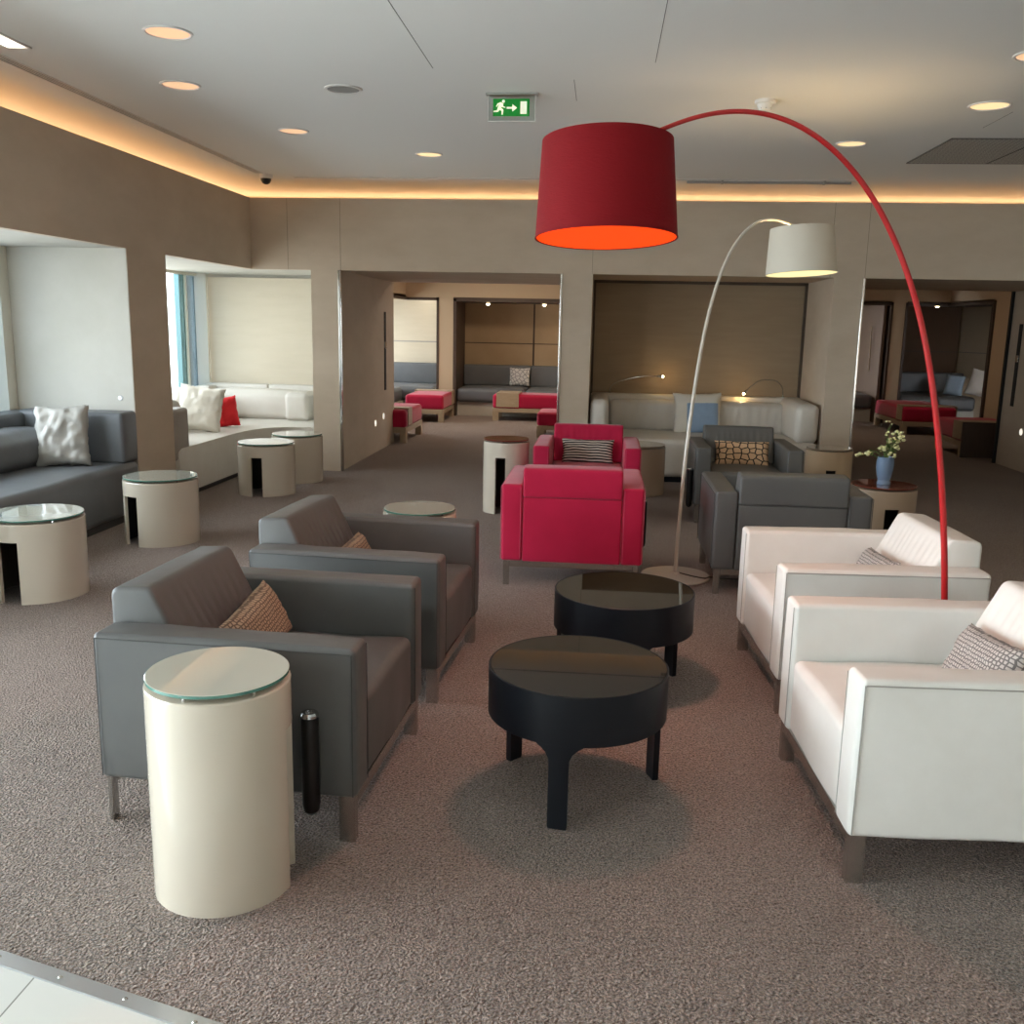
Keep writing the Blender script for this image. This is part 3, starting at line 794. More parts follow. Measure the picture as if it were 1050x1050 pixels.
# ------------------------------------------------------------------ arc floor lamps
def arc_lamp(label, base, pts, shade_c, rt, rb, h, tilt, M_pole, M_shade, M_glow, rad, open_top, group=None):
    t = thing('arc_floor_lamp', label, 'floor lamp', base)
    bv = Vector(base)
    bm = lathe(bmesh.new(), [(0, 0), (0.205, 0), (0.21, 0.004), (0.21, 0.012), (0.205, 0.016), (0.03, 0.018), (0.02, 0.03), (0.0, 0.03)], 64)
    obj('base', bm, M_pole, t)
    P = catmull([Vector(p)-bv for p in pts], 8)
    for _ in range(160):
        P = [P[0]] + [P[i]*.5+(P[i-1]+P[i+1])*.25 for i in range(1, len(P)-1)] + [P[-1]]
    rs = [rad*(1-0.45*i/len(P)) for i in range(len(P))]
    obj('pole', tube(bmesh.new(), P, rs, 12), M_pole, t)
    sc = Vector(shade_c)-bv
    mt = Matrix.Translation(sc) @ Matrix.Rotation(tilt[0], 4, 'X') @ Matrix.Rotation(tilt[1], 4, 'Y')
    n = 96
    bm = lathe(bmesh.new(), [(rb-0.004, 0.0), (rb, 0.0), (rt, h), (rt-0.004, h), (rb-0.004, 0.006)], n)
    bm.transform(mt)
    sh = obj('lamp_shade', bm, M_shade, t)
    bm = lathe(bmesh.new(), [(rb-0.004, 0.0015), (rb-0.002, -0.001), (rb+0.0015, 0.0), (rb+0.0012, 0.003)], n)
    bm.transform(mt); obj('hem', bm, M_shade, sh)
    bm = lathe(bmesh.new(), [(0, 0.002), (rb-0.0045, 0.002), (rb-0.0045, 0.006), (0, 0.006)], n)
    bm.transform(mt); obj('diffuser', bm, M_glow, sh)
    if not open_top:
        bm = lathe(bmesh.new(), [(0, h-0.012), (rt-0.006, h-0.012), (rt-0.006, h-0.008), (0, h-0.008)], n)
        bm.transform(mt); obj('top_disc', bm, M_shade, sh)
    else:
        bm = tube(bmesh.new(), [(-rt+.004, 0, h-0.02), (rt-.004, 0, h-0.02)], 0.004, 8); tube(bm, [(0, -rt+.004, h-0.02), (0, rt-.004, h-0.02)], 0.004, 8)
        bm.transform(mt); obj('carrier', bm, M_pole, sh)
    return t
LY = 3.45
pts = [(1.30, LY, 0.03), (1.295, LY, 0.2), (1.285, LY, 0.42), (1.275, LY, 0.575), (1.245, LY, 0.823), (1.213, LY, 1.034), (1.175, LY, 1.24), (1.128, LY, 1.441), (1.085, LY, 1.58), (1.021, LY, 1.742), (0.953, LY, 1.879), (0.856, LY, 2.02), (0.756, LY, 2.113), (0.664, LY, 2.175), (0.565, LY, 2.215), (0.483, LY, 2.231), (0.386, LY, 2.234), (0.289, LY, 2.215), (0.209, LY, 2.187), (0.11, LY, 2.14), (0.0, LY, 2.09)]
arc_lamp('tall red arc floor lamp with a red drum shade', (1.30, LY, 0.0), pts, (-0.003, LY, 1.805), 0.2265, 0.248, 0.328, (math.radians(-4.5), -0.02), M['red_paint'], M['red_shade'], M['red_glow'], 0.0125, False)
gp = [(0.498, 5.74, 0.03), (0.498, 5.75, 0.35), (0.520, 5.78, 0.72), (0.551, 5.81, 1.08), (0.583, 5.85, 1.43), (0.628, 5.90, 1.715), (0.71, 5.93, 1.972), (0.80, 5.96, 2.113), (0.90, 5.98, 2.17), (0.985, 6.0, 2.178), (1.09, 6.0, 2.13), (1.17, 6.0, 2.09)]
gl_ = arc_lamp('grey arc floor lamp with a cream drum shade, behind the red one', (0.498, 5.72, 0.0), gp, (1.172, 6.0, 1.838), 0.185, 0.209, 0.268, (math.radians(-2.5), -0.05), M['grey_paint'], M['cream_shade'], M['cream_glow'], 0.0125, True)
cordp = catmull([(0.02, 0.03, 0.02), (0.1, -0.06, 0.024), (0.17, -0.09, 0.022), (0.205, -0.05, 0.02), (0.3, -0.02, 0.006), (0.5, -0.02, 0.006)], 8)
obj('power_cord', tube(bmesh.new(), cordp, 0.004, 6), M['cord'], gl_)

# ------------------------------------------------------------------ window sofas
# grey sofa in the first niche
t = thing('window_sofa', 'dark grey leather sofa built into the window niche at the left photo edge', 'sofa', (WX, 5.4, 0))
t_off = Vector((-WX, -5.4, 0))
def part(name, bm, m, par=None, off=t_off, **kw):
    bmesh.ops.translate(bm, verts=bm.verts, vec=off); return obj(name, bm, m, par or t, ang=60, **kw)
part('plinth', B(-4.45, -3.51, 3.92, 6.84, 0, 0.055), M['grey_seam'])
wob = lambda co: co+Vector((0.006*noise.noise(co*3), 0, 0.007*noise.noise(co*3+Vector((5, 5, 5)))))
part('seat', softbox(bmesh.new(), -4.45, -3.475, 3.92, 6.84, 0.05, 0.44, 0.05, (8, 16, 6), (0.01, 0, 0.012), wob), M['sofa_grey'])
for a, b in ((3.95, 5.28), (5.30, 6.64)):
    part('back_cushion', softbox(bmesh.new(), -4.34, -3.98, a, b, 0.43, 0.70, 0.10, (6, 14, 6), (0.02, 0, 0.02), lambda co: co+Vector((0.012*noise.noise(co*5), 0, 0.012*noise.noise(co*7)))), M['sofa_grey'])
part('back_ledge', softbox(bmesh.new(), -4.46, -4.24, 3.92, 6.86, 0.42, 0.80, 0.03, (3, 14, 4)), M['sofa_grey'])
part('armrest', softbox(bmesh.new(), -4.30, -3.49, 6.635, 6.862, 0.43, 0.815, 0.028, (10, 3, 6), (0.006, 0.008, 0.006), wob), M['sofa_grey'])
pillow('sofa_cushion', 'crumpled silver cushion on the dark grey window sofa', M['silver_cloth'], 0.37, 0.45, 0.14, (-3.845, 6.45, 0.655), (-PI/2+0.35, 0.24, 0.03), 0.045, 11)

# white corner sofa in the second niche
t = thing('corner_sofa', 'white leather corner sofa built into the second window niche', 'sofa', (WX, 8.8, 0))
off2 = Vector((-WX, -8.8, 0))
front = [tuple(v[:2]) for v in catmull([(-3.475, 7.53, 0), (-3.475, 8.0, 0), (-3.475, 8.5, 0), (-3.465, 8.85, 0), (-3.42, 9.1, 0), (-3.33, 9.29, 0), (-3.18, 9.41, 0), (-2.92, 9.47, 0)], 5)]
poly = front + [(-2.92, 10.48), (-4.46, 10.48), (-4.46, 7.53)]
def slab(poly, z0, z1, r):
    bm = bmesh.new(); prism(bm, poly, z0, z1)
    es = [e for e in bm.edges if abs(e.verts[0].co.z-z1) < 1e-5 and abs(e.verts[1].co.z-z1) < 1e-5]
    bmesh.ops.bevel(bm, geom=es, offset=r, segments=5, affect='EDGES', profile=0.5, clamp_overlap=True)
    return bm
part('plinth', prism(bmesh.new(), [(x-0.035, y+0.06) for x, y in front if x < -3.0] + [(-2.93, 9.54), (-2.93, 10.46), (-4.44, 10.46), (-4.44, 7.59)], 0, 0.06), M['grey_seam'], off=off2)
part('seat', slab(poly, 0.05, 0.435, 0.075), M['sofa_white'], off=off2, wn=True)
for a, b in ((7.80, 8.95), (8.97, 10.12)):
    part('back_cushion', softbox(bmesh.new(), -4.36, -4.08, a, b, 0.43, 0.72, 0.09, (6, 14, 6), (0.02, 0, 0.02), wob), M['sofa_white'], off=off2)
part('back_cushion', softbox(bmesh.new(), -4.36, -3.30, 10.12, 10.40, 0.43, 0.745, 0.07, (16, 6, 6), (0, 0.02, 0.02), wob), M['sofa_white'], off=off2)
part('end_cushion', softbox(bmesh.new(), -3.42, -3.16, 10.02, 10.42, 0.43, 0.735, 0.05, (6, 6, 6), (0.01, 0.01, 0.01), wob), M['sofa_white'], off=off2)
part('back_ledge', softbox(bmesh.new(), -4.46, -3.72, 10.36, 10.485, 0.42, 0.80, 0.02, (10, 3, 4)), M['sofa_white'], off=off2)
part('back_ledge', softbox(bmesh.new(), -3.71, -2.93, 10.36, 10.485, 0.42, 0.80, 0.02, (10, 3, 4)), M['sofa_white'], off=off2)
part('back_ledge', softbox(bmesh.new(), -4.46, -4.30, 7.53, 10.35, 0.42, 0.78, 0.02, (3, 10, 4)), M['sofa_white'], off=off2)
part('armrest', softbox(bmesh.new(), -4.25, -3.485, 7.515, 7.76, 0.33, 0.765, 0.03, (10, 3, 6), (0.006, 0.008, 0.006), wob), M['sofa_taupe'], off=off2)['label'] = 'taupe leather armrest'
part('armrest_roll', softbox(bmesh.new(), -4.1, -3.62, 7.765, 7.95, 0.43, 0.81, 0.06, (8, 4, 6), (0.01, 0.01, 0.01), wob), M['sofa_white'], off=off2)
pillow('sofa_cushion', 'large cream satin cushion leaning on the white corner sofa', M['cream_cloth'], 0.42, 0.44, 0.14, (-3.83, 8.80, 0.655), (-PI/2+0.25, 0.22, -0.14), 0.03, 12)
pillow('sofa_cushion', 'small red cushion on the white corner sofa', M['red_cloth'], 0.22, 0.31, 0.11, (-3.77, 9.30, 0.585), (-PI/2+0.5, 0.18, 0.12), 0.02, 13)
pillow('sofa_cushion', 'white cushion tucked behind the cream satin cushion', M['white_cloth'], 0.42, 0.42, 0.13, (-4.02, 9.03, 0.65), (-PI/2+0.45, 0.32, 0.05), 0.025, 14)

# white sofa in the alcove
t = thing('alcove_sofa', 'cream leather sofa filling the brown alcove in the far wall', 'sofa', (1.0, 9.9, 0))
off3 = Vector((-1.0, -9.9, 0))
part('plinth', B(-0.09, 2.11, 9.42, 10.5, 0, 0.06), M['black_lacquer'], off=off3)
part('seat', softbox(bmesh.new(), -0.10, 2.12, 9.34, 10.5, 0.06, 0.43, 0.05, (16, 8, 6), (0, 0.012, 0.012), wob), M['sofa_white'], off=off3)
part('back_ledge', softbox(bmesh.new(), -0.11, 2.13, 10.36, 10.515, 0.42, 0.80, 0.025, (14, 3, 4)), M['sofa_white'], off=off3)
cr_ = lambda co: co+Vector((0, 0.006*math.sin(co.x*60+4*noise.noise(co*4))*0.6, 0.006*noise.noise(co*6)))
for a, b in ((0.10, 1.0), (1.01, 1.93)):
    part('back_cushion', softbox(bmesh.new(), a, b, 10.16, 10.37, 0.43, 0.745, 0.045, (50, 5, 5), (0, 0.02, 0.012), cr_), M['sofa_white'], off=off3)
part('armrest', softbox(bmesh.new(), -0.10, 0.08, 9.42, 10.36, 0.42, 0.80, 0.06, (5, 10, 6), (0.01, 0.01, 0.01), wob), M['sofa_white'], off=off3)
part('armrest', softbox(bmesh.new(), 1.90, 2.12, 9.42, 10.36, 0.42, 0.80, 0.06, (5, 10, 6), (0.01, 0.01, 0.01), wob), M['sofa_white'], off=off3)
pillow('sofa_cushion', 'cream cushion with a pale blue square on the alcove sofa', M['patch_cloth'], 0.50, 0.44, 0.13, (1.01, 10.06, 0.635), (-PI/2, 0.24, 0.03), 0.02, 15)

# gooseneck reading lamps on the alcove sofa back
def reading_lamp(label, pts):
    base = pts[0]
    t = thing('reading_lamp', label, 'reading lamp', base, 0, 'gooseneck reading lamps in the alcove')
    b = Vector(base)
    P = catmull([Vector(p)-b for p in pts], 6)
    obj('mount', lathe(bmesh.new(), [(0, 0), (0.02, 0), (0.02, 0.008), (0, 0.012)], 20), M['steel'], t)
    obj('neck', tube(bmesh.new(), P, 0.0055, 8), M['steel'], t)
    d = (P[-1]-P[-2]).normalized(); e = P[-1]
    hd = obj('lamp_head', tube(bmesh.new(), [e-d*0.005, e, e+d*0.02, e+d*0.045], [0.006, 0.013, 0.014, 0.016], 14), M['steel'], t)
    bm = bmesh.new(); bmesh.ops.create_uvsphere(bm, u_segments=12, v_segments=8, radius=0.015, matrix=Matrix.Translation(e+d*0.052))
    obj('bulb', bm, M['bulb'], hd)
    return b+e+d*0.085
lp = [reading_lamp('gooseneck reading lamp at the left end of the alcove sofa', [(0.092, 10.44, 0.80), (0.10, 10.42, 0.86), (0.165, 10.40, 0.92), (0.346, 10.36, 0.975), (0.50, 10.34, 0.995), (0.60, 10.34, 0.995)]),
      reading_lamp('gooseneck reading lamp at the right end of the alcove sofa', [(1.945, 10.44, 0.80), (1.93, 10.42, 0.90), (1.87, 10.40, 0.965), (1.78, 10.37, 0.985), (1.67, 10.34, 0.975), (1.58, 10.32, 0.91), (1.545, 10.31, 0.875)])]

# ------------------------------------------------------------------ rear room furniture
def ottoman(label, loc, rz, lx, ly, tray, group, dark=False):
    """red upholstered bench on a limed wood frame; tray = (from, to) along local x"""
    t = thing('bench_ottoman', label, 'ottoman', loc, rz, group)
    bm = B(0, lx, 0, ly, 0.13, 0.20)
    obj('frame', bm, M['wood_beige'], t, bev=0.004, seg=1)
    for x in (0, lx-0.1):
        for y in (0, ly-0.08):
            obj('leg', B(x, x+0.1, y, y+0.08, 0, 0.132), M['wood_beige'], t)
    a, b = tray
    bm = softbox(bmesh.new(), 0.0, lx, 0.0, ly, 0.19, 0.42, 0.045, (10, 8, 4), (0.006, 0.006, 0.012))
    obj('cushion', bm, M['red_fabric'], t, ang=60)
    if dark: obj('end_panel', B(-0.012, 0.006, -0.01, ly+0.01, 0.0, 0.438), M['wood_dark'], t)
    if b > a:
        obj('tray', boxes([(a, b, -0.012, ly+0.012, 0.425, 0.44), (a, b, -0.014, -0.002, 0.22, 0.44), (a, b, ly+0.002, ly+0.014, 0.22, 0.44)]), M['wood_beige'], t)
    return t
GO = 'red bench ottomans on limed wood frames'
ottoman('red bench ottoman just beyond the left passage wall', (-2.45, 11.82, 0), PI/2, 1.10, 0.65, (0.10, 0.34), GO)
ottoman('red bench ottoman at the foot of the plastered post in the left far room', (-2.42, 14.5, 0), PI/2, 1.08, 0.60, (0.82, 1.06), GO)
ottoman('long red bench ottoman before the grey niche bench in the left far room', (-1.72, 15.08, 0), 0, 1.6, 0.58, (0.06, 0.42), GO)
ottoman('red bench ottoman mostly hidden by the pier right of the left passage', (-0.86, 12.9, 0), 0, 0.75, 0.7, (0, 0), GO).scale = (1, 1, 0.82)
ottoman('red bench ottoman in the right far room, farther of two', (5.3, 14.7, 0), PI/2, 1.5, 0.78, (0.04, 0.28), GO)
ottoman('red bench ottoman in the right far room beside the passage wall', (5.2, 12.17, 0), PI/2, 0.97, 0.72, (0.02, 0.30), GO, True)

def bench(label, x0, x1, y0, y1, ncush, backs):
    t = thing('niche_bench', label, 'bench', ((x0+x1)/2, y0, 0))
    off = Vector((-(x0+x1)/2, -y0, 0))
    part('plinth', B(x0, x1, y0+0.08, y1, 0, 0.23), M['niche'], t, off=off)
    w = (x1-x0)/ncush
    for k in range(ncush):
        part('seat_cushion', softbox(bmesh.new(), x0+k*w, x0+(k+1)*w-0.01, y0, y1, 0.23, 0.46, 0.06, (8, 8, 4), (0.01, 0.01, 0.02)), M['sofa_grey'], t, off=off)
    for (a, b, c, d) in backs:
        part('back_cushion', softbox(bmesh.new(), a, b, c, d, 0.46, 0.82, 0.03, (8, 4, 6), (0.01, 0.01, 0)), M['sofa_grey'], t, off=off)
    return t
bench('grey niche bench under tan panels in the left far room', -2.40, -0.1, RY+0.02, RB-0.05, 2, [(-2.40, -1.25, RB-0.2, RB-0.05), (-1.24, -0.1, RB-0.2, RB-0.05)])
bench('grey bench under the pale panel in the left far window niche', -4.4, -2.76, 15.75, 16.89, 1, [(-4.4, -2.76, 16.72, 16.89)])
bench('long dark grey bench along the far window, running towards the pale panel', -4.4, -3.3, 12.8, 15.7, 1, [(-4.4, -4.2, 12.8, 15.7)])
bench('dark grey bench in the dark brown niche of the right far room', 5.04, 6.3, RY2+0.05, 17.9, 2, [(5.04, 6.45, 17.74, 17.9)])
bench('dark grey bench in the narrow niche beside the chrome edged pier at the right', 3.3, 4.6, RY2+0.05, 17.9, 1, [(3.3, 4.5, 17.74, 17.9)])
pillow('sofa_cushion', 'white and grey swirl cushion on the niche bench in the left far room', M['marble_cloth'], 0.36, 0.32, 0.12, (-1.41, RB-0.32, 0.63), (-PI/2, 0.2, 0), 0.012, 21)
pillow('sofa_cushion', 'pale blue cushion on the dark bench of the right far room', M['blue_cloth'], 0.30, 0.36, 0.12, (6.02, 16.97, 0.645), (-PI/2-.35, 0.25, -0.12), 0.01, 22)
pillow('sofa_cushion', 'large whitish cushion at the right end of the dark bench in the right far room', M['white_cloth'], 0.40, 0.46, 0.16, (6.41, 16.85, 0.69), (-PI/2-.5, 0.25, -0.2), 0.01, 23)

# ------------------------------------------------------------------ ceiling fittings
def downlight(label, x, y, r, glow):
    t = thing('recessed_downlight', label, 'ceiling light', (x, y, CZ), 0, 'round recessed downlights')
    obj('trim_ring', lathe(bmesh.new(), [(r+0.012, 0.0), (r+0.010, -0.006), (r, -0.008), (r-0.004, -0.003), (r-0.004, 0.0)], 48), M['white_plastic'], t)
    obj('diffuser', lathe(bmesh.new(), [(0, -0.002), (r-0.004, -0.002), (r-0.004, -0.0005), (0, -0.0005)], 48), M[glow], t)
downlight('largest round downlight, in the upper left of the ceiling', -2.137, 4.725, 0.105, 'down_glow')
downlight('second largest round downlight at the upper left, straight below the largest one', -2.53, 5.731, 0.105, 'down_glow')
downlight('round downlight between the grey ceiling speaker and the dome camera', -2.283, 7.056, 0.10, 'down_glow')
downlight('round downlight below and left of the exit sign', -1.46, 7.983, 0.10, 'down_glow_bright')
downlight('round downlight above the grey air vent on the right', 2.253, 6.271, 0.11, 'down_glow_bright')
downlight('round downlight behind the red lamp arc, between smoke detector and air vent', 1.747, 7.477, 0.10, 'down_glow_bright')
downlight('round downlight cut by the right photo edge', 2.07, 5.188, 0.105, 'down_glow')

t = thing('ceiling_speaker', 'round grey ceiling speaker between the downlights', 'speaker', (-1.58, 5.833, CZ))
obj('ring', lathe(bmesh.new(), [(0.112, 0), (0.11, -0.006), (0.095, -0.008), (0.094, -0.004)], 48), M['white_plastic'], t)
obj('grille', lathe(bmesh.new(), [(0, -0.006), (0.07, -0.0055), (0.095, -0.004)], 48), M['grey_grille'], t)

t = thing('exit_sign', 'green emergency exit sign with running man, hung from the ceiling', 'exit sign', (-0.592, 5.96, CZ))
obj('mounting_plate', B(-0.155, 0.155, -0.03, 0.03, -0.012, 0.0), M['alu'], t, bev=0.003, seg=1)
obj('acrylic_panel', B(-0.14, 0.14, -0.006, 0.006, -0.155, -0.012), M['acrylic'], t)
obj('rim', boxes([(-0.142, -0.138, -0.007, 0.007, -0.157, -0.012), (0.138, 0.142, -0.007, 0.007, -0.157, -0.012), (-0.142, 0.142, -0.007, 0.007, -0.158, -0.153)]), M['white_plastic'], t)
face = obj('sign_face', B(-0.112, 0.106, -0.0085, -0.0062, -0.128, -0.03), M['sign_green'], t)
def flat(name, polys, par, m):
    bm = bmesh.new()
    for p in polys:
        a = [bm.verts.new((x, -0.0088, z)) for x, z in p]; b = [bm.verts.new((x, -0.0098, z)) for x, z in p]
        bm.faces.new(a); bm.faces.new(b[::-1]); n = len(p)
        for i in range(n): bm.faces.new((a[i], b[i], b[(i+1) % n], a[(i+1) % n]))
    return obj(name, bm, m, par)
def limb(x0, z0, x1, z1, w0, w1):
    d = Vector((x1-x0, z1-z0)).normalized(); n_ = Vector((-d.y, d.x))
    return [(x0+n_.x*w0, z0+n_.y*w0), (x0-n_.x*w0, z0-n_.y*w0), (x1-n_.x*w1, z1-n_.y*w1), (x1+n_.x*w1, z1+n_.y*w1)]
S = 0.075; ox, oz = -0.108, -0.118
def sc_(p): return [(ox+x*S, oz+z*S) for x, z in p]
circ = [(0.78+.12*math.cos(k*PI/6), 0.98+.12*math.sin(k*PI/6)) for k in range(12)]
flat('running_man', [sc_(p) for p in (circ, limb(.66, .86, .42, .42, .15, .12), limb(.48, .45, .74, .30, .10, .075), limb(.72, .33, .68, -.02, .075, .055), limb(.44, .45, .30, .22, .10, .075), limb(.32, .25, 0.0, .22, .07, .05), limb(.60, .84, .34, .78, .06, .05), limb(.36, .80, .22, .58, .05, .04), limb(.66, .78, .74, .56, .06, .05), limb(.74, .58, .94, .52, .045, .035))], face, M['sign_white'])
flat('arrow', [[(-.03, -.076), (-.03, -.086), (.012, -.086), (.012, -.076)], [(.004, -.060), (.004, -.102), (.032, -.081)]], face, M['sign_white'])
flat('door_symbol', [[(.052, -.115), (.090, -.115), (.090, -.045), (.052, -.045)]], face, M['sign_white'])

t = thing('smoke_detector', 'white smoke detector on the ceiling behind the red lamp arc', 'smoke detector', (0.914, 6.14, CZ))
obj('base', lathe(bmesh.new(), [(0.062, 0), (0.062, -0.018), (0.056, -0.022), (0.045, -0.022)], 32), M['white_plastic'], t)
obj('sensor_head', lathe(bmesh.new(), [(0.05, -0.022), (0.047, -0.03), (0.038, -0.052), (0.03, -0.06), (0, -0.062)], 32), M['white_plastic'], t)
obj('sensor_slots', boxes([(math.cos(k*PI/4)*.036-.004, math.cos(k*PI/4)*.036+.004, math.sin(k*PI/4)*.036-.004, math.sin(k*PI/4)*.036+.004, -.05, -.034) for k in range(8)]), M['grey_grille'], t)

t = thing('dome_camera', 'small dome security camera in the far left ceiling corner', 'security camera', (-3.215, 9.08, CZ))
obj('housing', lathe(bmesh.new(), [(0.062, 0), (0.062, -0.03), (0.055, -0.04), (0.05, -0.04)], 32), M['white_plastic'], t)
obj('dome', lathe(bmesh.new(), [(0.05, -0.038), (0.048, -0.055), (0.036, -0.078), (0.018, -0.09), (0, -0.093)], 32), M['black_plastic'], t)

def grille_mat():
    m = pbr('vent_grille', C(120, 120, 116), 0.7)
    nt = m.node_tree; b = nt.nodes['Principled BSDF']; tc = nd(nt, 'ShaderNodeTexCoord')
    ch = nd(nt, 'ShaderNodeTexChecker', Scale=60.0); ch.inputs['Color1'].default_value = C(205, 205, 200); ch.inputs['Color2'].default_value = C(100, 100, 97)
    nt.links.new(tc.outputs['Object'], ch.inputs['Vector']); nt.links.new(ch.outputs[0], b.inputs['Base Color']); return m
M['grille'] = grille_mat()
t = thing('air_vent', 'large dark grey square air vent in the ceiling at the right', 'air vent', (2.38, 7.27, CZ))
for k in range(2):
    obj('grille', B(k*0.62+0.008, k*0.62+0.612, 0.008, 1.012, -0.006, 0), M['grille'], t)
obj('frame', boxes([(0, 1.24, 0, 0.008, -0.008, 0), (0, 1.24, 1.012, 1.02, -0.008, 0), (0, 0.008, 0, 1.02, -0.008, 0), (1.232, 1.24, 0, 1.02, -0.008, 0), (0.612, 0.628, 0, 1.02, -0.007, 0)]), M['seam'], t)

t = thing('slot_diffuser', 'long linear air slot in the ceiling along the window wall', 'air diffuser', (-3.25, 0, CZ))
obj('frame', boxes([(-0.035, -0.027, -2, 9.0, -0.006, 0), (-0.012, -0.006, -2, 9.0, -0.006, 0), (0.008, 0.014, -2, 9.0, -0.006, 0), (0.028, 0.036, -2, 9.0, -0.006, 0)]), M['white_plastic'], t)
obj('slot', B(-0.027, 0.028, -2, 9.0, -0.002, 0), M['dark_slot'], t)
t = thing('slot_diffuser', 'thin linear air slot in the ceiling along the far wall', 'air diffuser', (0, 9.25, CZ))
obj('slot', B(-3.0, 2.28, -0.014, 0.014, -0.002, 0), M['dark_slot'], t)
obj('frame', boxes([(-3.0, 2.28, -0.022, -0.014, -0.005, 0), (-3.0, 2.28, 0.014, 0.022, -0.005, 0)]), M['white_plastic'], t)
tag(obj('ceiling_rail', boxes([(0.72, 2.2, 9.29, 9.32, CZ-0.025, CZ-0.005), (1.03, 1.05, 9.26, 9.32, CZ-0.03, CZ), (1.95, 1.97, 9.26, 9.32, CZ-0.03, CZ)]), M['grey_grille']), 'thin grey rail on the ceiling edge before the warm cove, behind the lamps', 'rail')
t = thing('panel_light', 'bright narrow panel light at the upper left edge of the ceiling', 'ceiling light', (-3.04, 4.55, CZ))
obj('frame', boxes([(-0.06, 0.07, 0.395, 0.41, -0.008, 0), (0.055, 0.07, -0.2, 0.41, -0.008, 0), (-0.06, -0.05, -0.2, 0.41, -0.008, 0)]), M['white_plastic'], t)
obj('diffuser', B(-0.05, 0.055, -0.2, 0.395, -0.003, 0), M['panel_glow'], t)
struct('trim_ceiling_seams', boxes([(-0.968, -0.964, 3.2, 5.391, CZ-0.0008, CZ), (-0.216, -0.213, 5.64, 6.14, CZ-0.0008, CZ), (0.215, 0.218, 3.2, 5.3, CZ-0.0008, CZ), (2.457, 2.46, 6.45, 6.92, CZ-0.0008, CZ)]), M['seam'])

# ------------------------------------------------------------------ wall fittings
def plate(name, label, cat, x, y, z, nx, m, r=0.022, group=None):
    t = thing(name, label, cat, (x, y, z), 0, group)
    for nm, prof, mm in (('plate', [(0, 0.006), (r-.004, 0.006), (r, 0.003), (r, 0)], m), ('lens' if 'step' in name else 'switch', [(0, 0.009), (r*.5, 0.009), (r*.5, 0.006)], m if 'step' in name else M['steel'])):
        bm = lathe(bmesh.new(), prof, 24)
        bm.transform(Matrix.Rotation(nx, 4, 'Y') if abs(nx) < 3 else Matrix.Rotation(PI/2, 4, 'X')); obj(nm, bm, mm, t)
M['step_glow'] = emis('step_light', (1.0, 0.93, 0.8, 1), 0.9)
plate('step_light', 'small round lit step light low on the left passage wall, nearer the lounge', 'wall light', -2.62, 10.885, 0.345, PI/2, M['step_glow'], 0.038, 'round step lights')
plate('step_light', 'small round lit step light low on the left passage wall, nearer the far room', 'wall light', -2.62, 11.30, 0.39, PI/2, M['step_glow'], 0.038, 'round step lights')
plate('step_light', 'small round lit step light low on the right passage wall', 'wall light', 4.72, 11.11, 0.437, -PI/2, M['step_glow'], 0.038, 'round step lights')
plate('wall_switch', 'small round switch on the pale niche wall above the grey sofa arm', 'switch', -3.61, 6.866, 0.905, 9, M['alu'], 0.02)
def slotpull(label, x, y, s):
    t = thing('recessed_door_pull', label, 'door pull', (x, y, 0.7), 0, 'recessed door pulls')
    obj('slot', B(-0.006, 0.006, -0.04, 0.04, 0, 0.93), M['dark_slot'], t)
    obj('latch', B(-0.012, 0.012, -0.035, 0.035, 0.50, 0.58), M['chrome'], t, bev=0.003, seg=1)
slotpull('tall black recessed pull on the left passage wall', -2.618, 11.40, 1)
slotpull('tall black recessed pull on the right passage wall', 4.718, 11.43, -1)

# niche spot lamps in the rear rooms
for x, y, z, l in ((-1.95, RY+0.5, 1.865, 'tiny spot light at the left in the brown far niche'), (-1.0, RY+0.5, 1.865, 'tiny spot light at the right in the brown far niche'), (5.55, RY2+0.2, 1.975, 'tiny spot light in the dark right far niche')):
    t = thing('niche_spotlight', l, 'spot light', (x, y, z))
    obj('ring', lathe(bmesh.new(), [(0.05, 0), (0.05, -0.01), (0.035, -0.012)], 20), M['steel'], t)
    obj('bulb', lathe(bmesh.new(), [(0.032, -0.011), (0.029, -0.025), (0.017, -0.037), (0, -0.042)], 20), M['bulb'], t)

# ------------------------------------------------------------------ lights
def lamp(kind, name, loc, power, col, rot=(0, 0, 0), **kw):
    l = D.lights.new(name, kind); l.energy = power; l.color = col
    for k, v in kw.items(): setattr(l, k, v)
    o = D.objects.new(name, l); COL.objects.link(o); o.location = loc; o.rotation_euler = rot
    return o
WARM = (1.0, 0.66, 0.38)
# bulb of the red lamp, below its diffuser
lamp('SPOT', 'red_lamp_bulb', (-0.003, LY, 1.80), 68, (1.0, 0.44, 0.29), spot_size=math.radians(150), spot_blend=0.5, shadow_soft_size=0.06)
lamp('POINT', 'grey_lamp_bulb', (1.172, 6.0, 2.0), 13, (1.0, 0.72, 0.42), shadow_soft_size=0.04)
lamp('SPOT', 'grey_lamp_down', (1.172, 6.0, 1.835), 12, (1.0, 0.76, 0.45), spot_size=math.radians(150), spot_blend=0.5, shadow_soft_size=0.08)
for p in lp: lamp('POINT', 'reading_lamp_bulb', p, 0.7, (1.0, 0.62, 0.22), shadow_soft_size=0.012)
for x, y in ((-2.137, 4.725), (-2.53, 5.731), (-2.283, 7.056), (-1.46, 7.983), (2.253, 6.271), (1.747, 7.477), (2.07, 5.188)):
    lamp('SPOT', 'downlight_beam', (x, y, CZ-0.02), 6, WARM, spot_size=math.radians(130), spot_blend=0.8, shadow_soft_size=0.09)
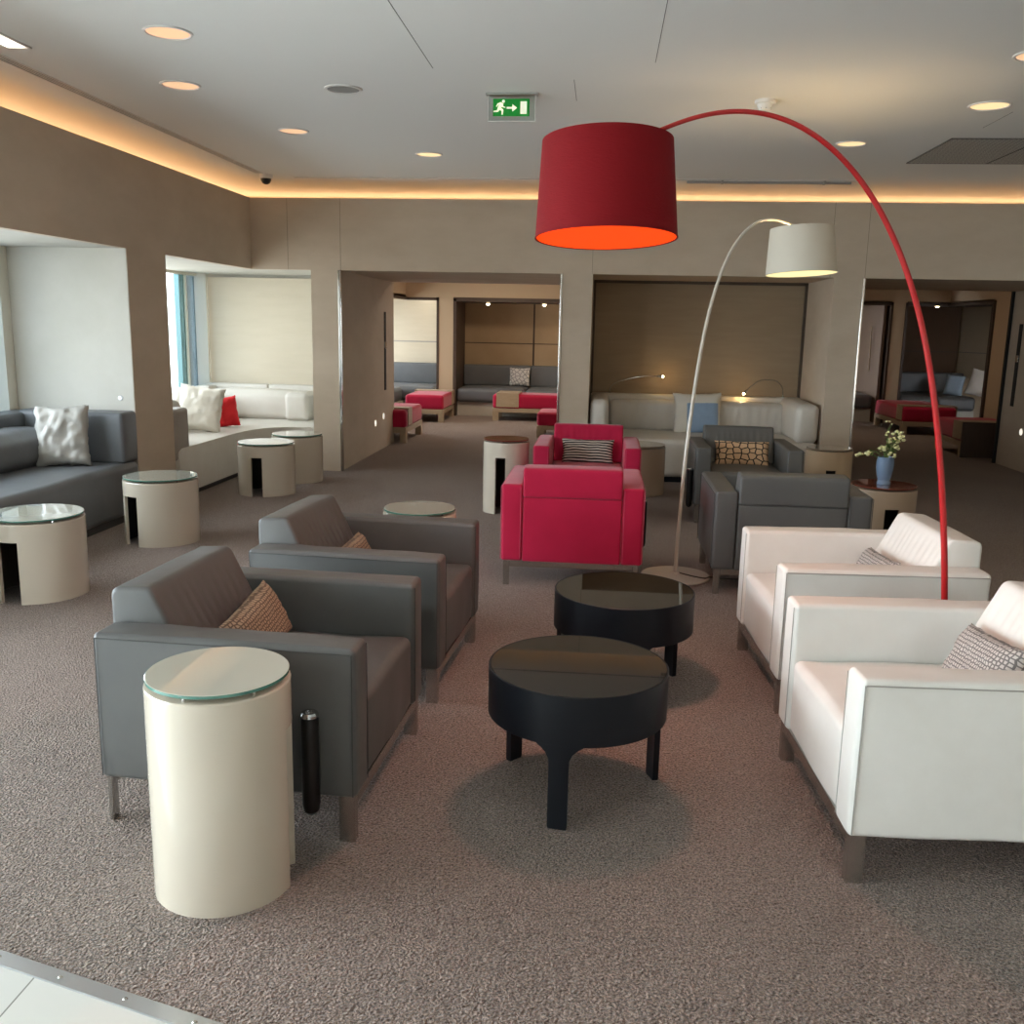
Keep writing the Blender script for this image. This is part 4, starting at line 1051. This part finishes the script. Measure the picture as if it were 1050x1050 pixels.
# ceiling lamps of the far rooms
for x, y, e in ((-1.6, 13.8, 40), (3.6, 14.2, 14)):
    lamp('AREA', 'far_room_lamp', (x, y, 2.58), e, (1.0, 0.78, 0.56), size=0.5)
lamp('SPOT', 'niche_spot', (-1.95, RY+0.5, 1.84), 4, WARM, spot_size=math.radians(100), spot_blend=0.6)
lamp('SPOT', 'niche_spot', (-1.0, RY+0.5, 1.84), 4, WARM, spot_size=math.radians(100), spot_blend=0.6)
# window portals guide the daylight sampling
def portal(x, y, z, sx, sy, rot):
    l = lamp('AREA', 'window_portal', (x, y, z), 1, (1, 1, 1), rot, shape='RECTANGLE', size=sx, size_y=sy)
    l.data.cycles.is_portal = True
for a, b in niches + [(12.6, 17.0)]:
    portal(-4.70, (a+b)/2, 1.0, 2.0, b-a, (0, -PI/2, 0))

# ------------------------------------------------------------------ sky
w = D.worlds.new('World'); SC.world = w; w.use_nodes = True
nt = w.node_tree; bg = nt.nodes['Background']
tc = nd(nt, 'ShaderNodeTexCoord'); sp = nd(nt, 'ShaderNodeSeparateXYZ'); nt.links.new(tc.outputs['Generated'], sp.inputs[0])
r = nd(nt, 'ShaderNodeValToRGB')
e = r.color_ramp.elements
e[0].position = 0.44; e[0].color = (0.62, 0.65, 0.66, 1)
e[1].position = 0.52; e[1].color = (0.88, 0.95, 1.02, 1)
mp = nd(nt, 'ShaderNodeMapRange'); mp.inputs[1].default_value = -1; mp.inputs[2].default_value = 1
nt.links.new(sp.outputs['Z'], mp.inputs[0]); nt.links.new(mp.outputs[0], r.inputs[0]); nt.links.new(r.outputs[0], bg.inputs[0])
bg.inputs[1].default_value = 17.5

# ------------------------------------------------------------------ camera
F = 970.0
pitch, roll = math.radians(11.15), math.radians(1.15)
yaw = math.atan2(90*math.cos(pitch), F)
fwd = Vector((-math.sin(yaw)*math.cos(pitch), math.cos(yaw)*math.cos(pitch), -math.sin(pitch)))
rt = Vector((math.cos(yaw), math.sin(yaw), 0)); up = rt.cross(fwd)
r2 = rt*math.cos(roll)+up*math.sin(roll); u2 = up*math.cos(roll)-rt*math.sin(roll)
cam = D.cameras.new('camera'); cam.sensor_fit = 'HORIZONTAL'; cam.sensor_width = 36; cam.lens = F/1050*36
cam.clip_start = 0.05; cam.clip_end = 200
co = D.objects.new('camera', cam); COL.objects.link(co)
co.matrix_world = Matrix(((r2.x, u2.x, -fwd.x, 0), (r2.y, u2.y, -fwd.y, 0), (r2.z, u2.z, -fwd.z, 1.5), (0, 0, 0, 1)))
SC.camera = co
SC.view_settings.view_transform = 'Standard'; SC.view_settings.look = 'None'
SC.view_settings.exposure = 0.0; SC.view_settings.gamma = 1.0
try: SC.view_settings.use_curve_mapping = False
except Exception: pass
SC.cycles.use_denoising = True
SC.cycles.max_bounces = 10; SC.cycles.diffuse_bounces = 6; SC.cycles.transparent_max_bounces = 12
SC.cycles.sample_clamp_indirect = 8
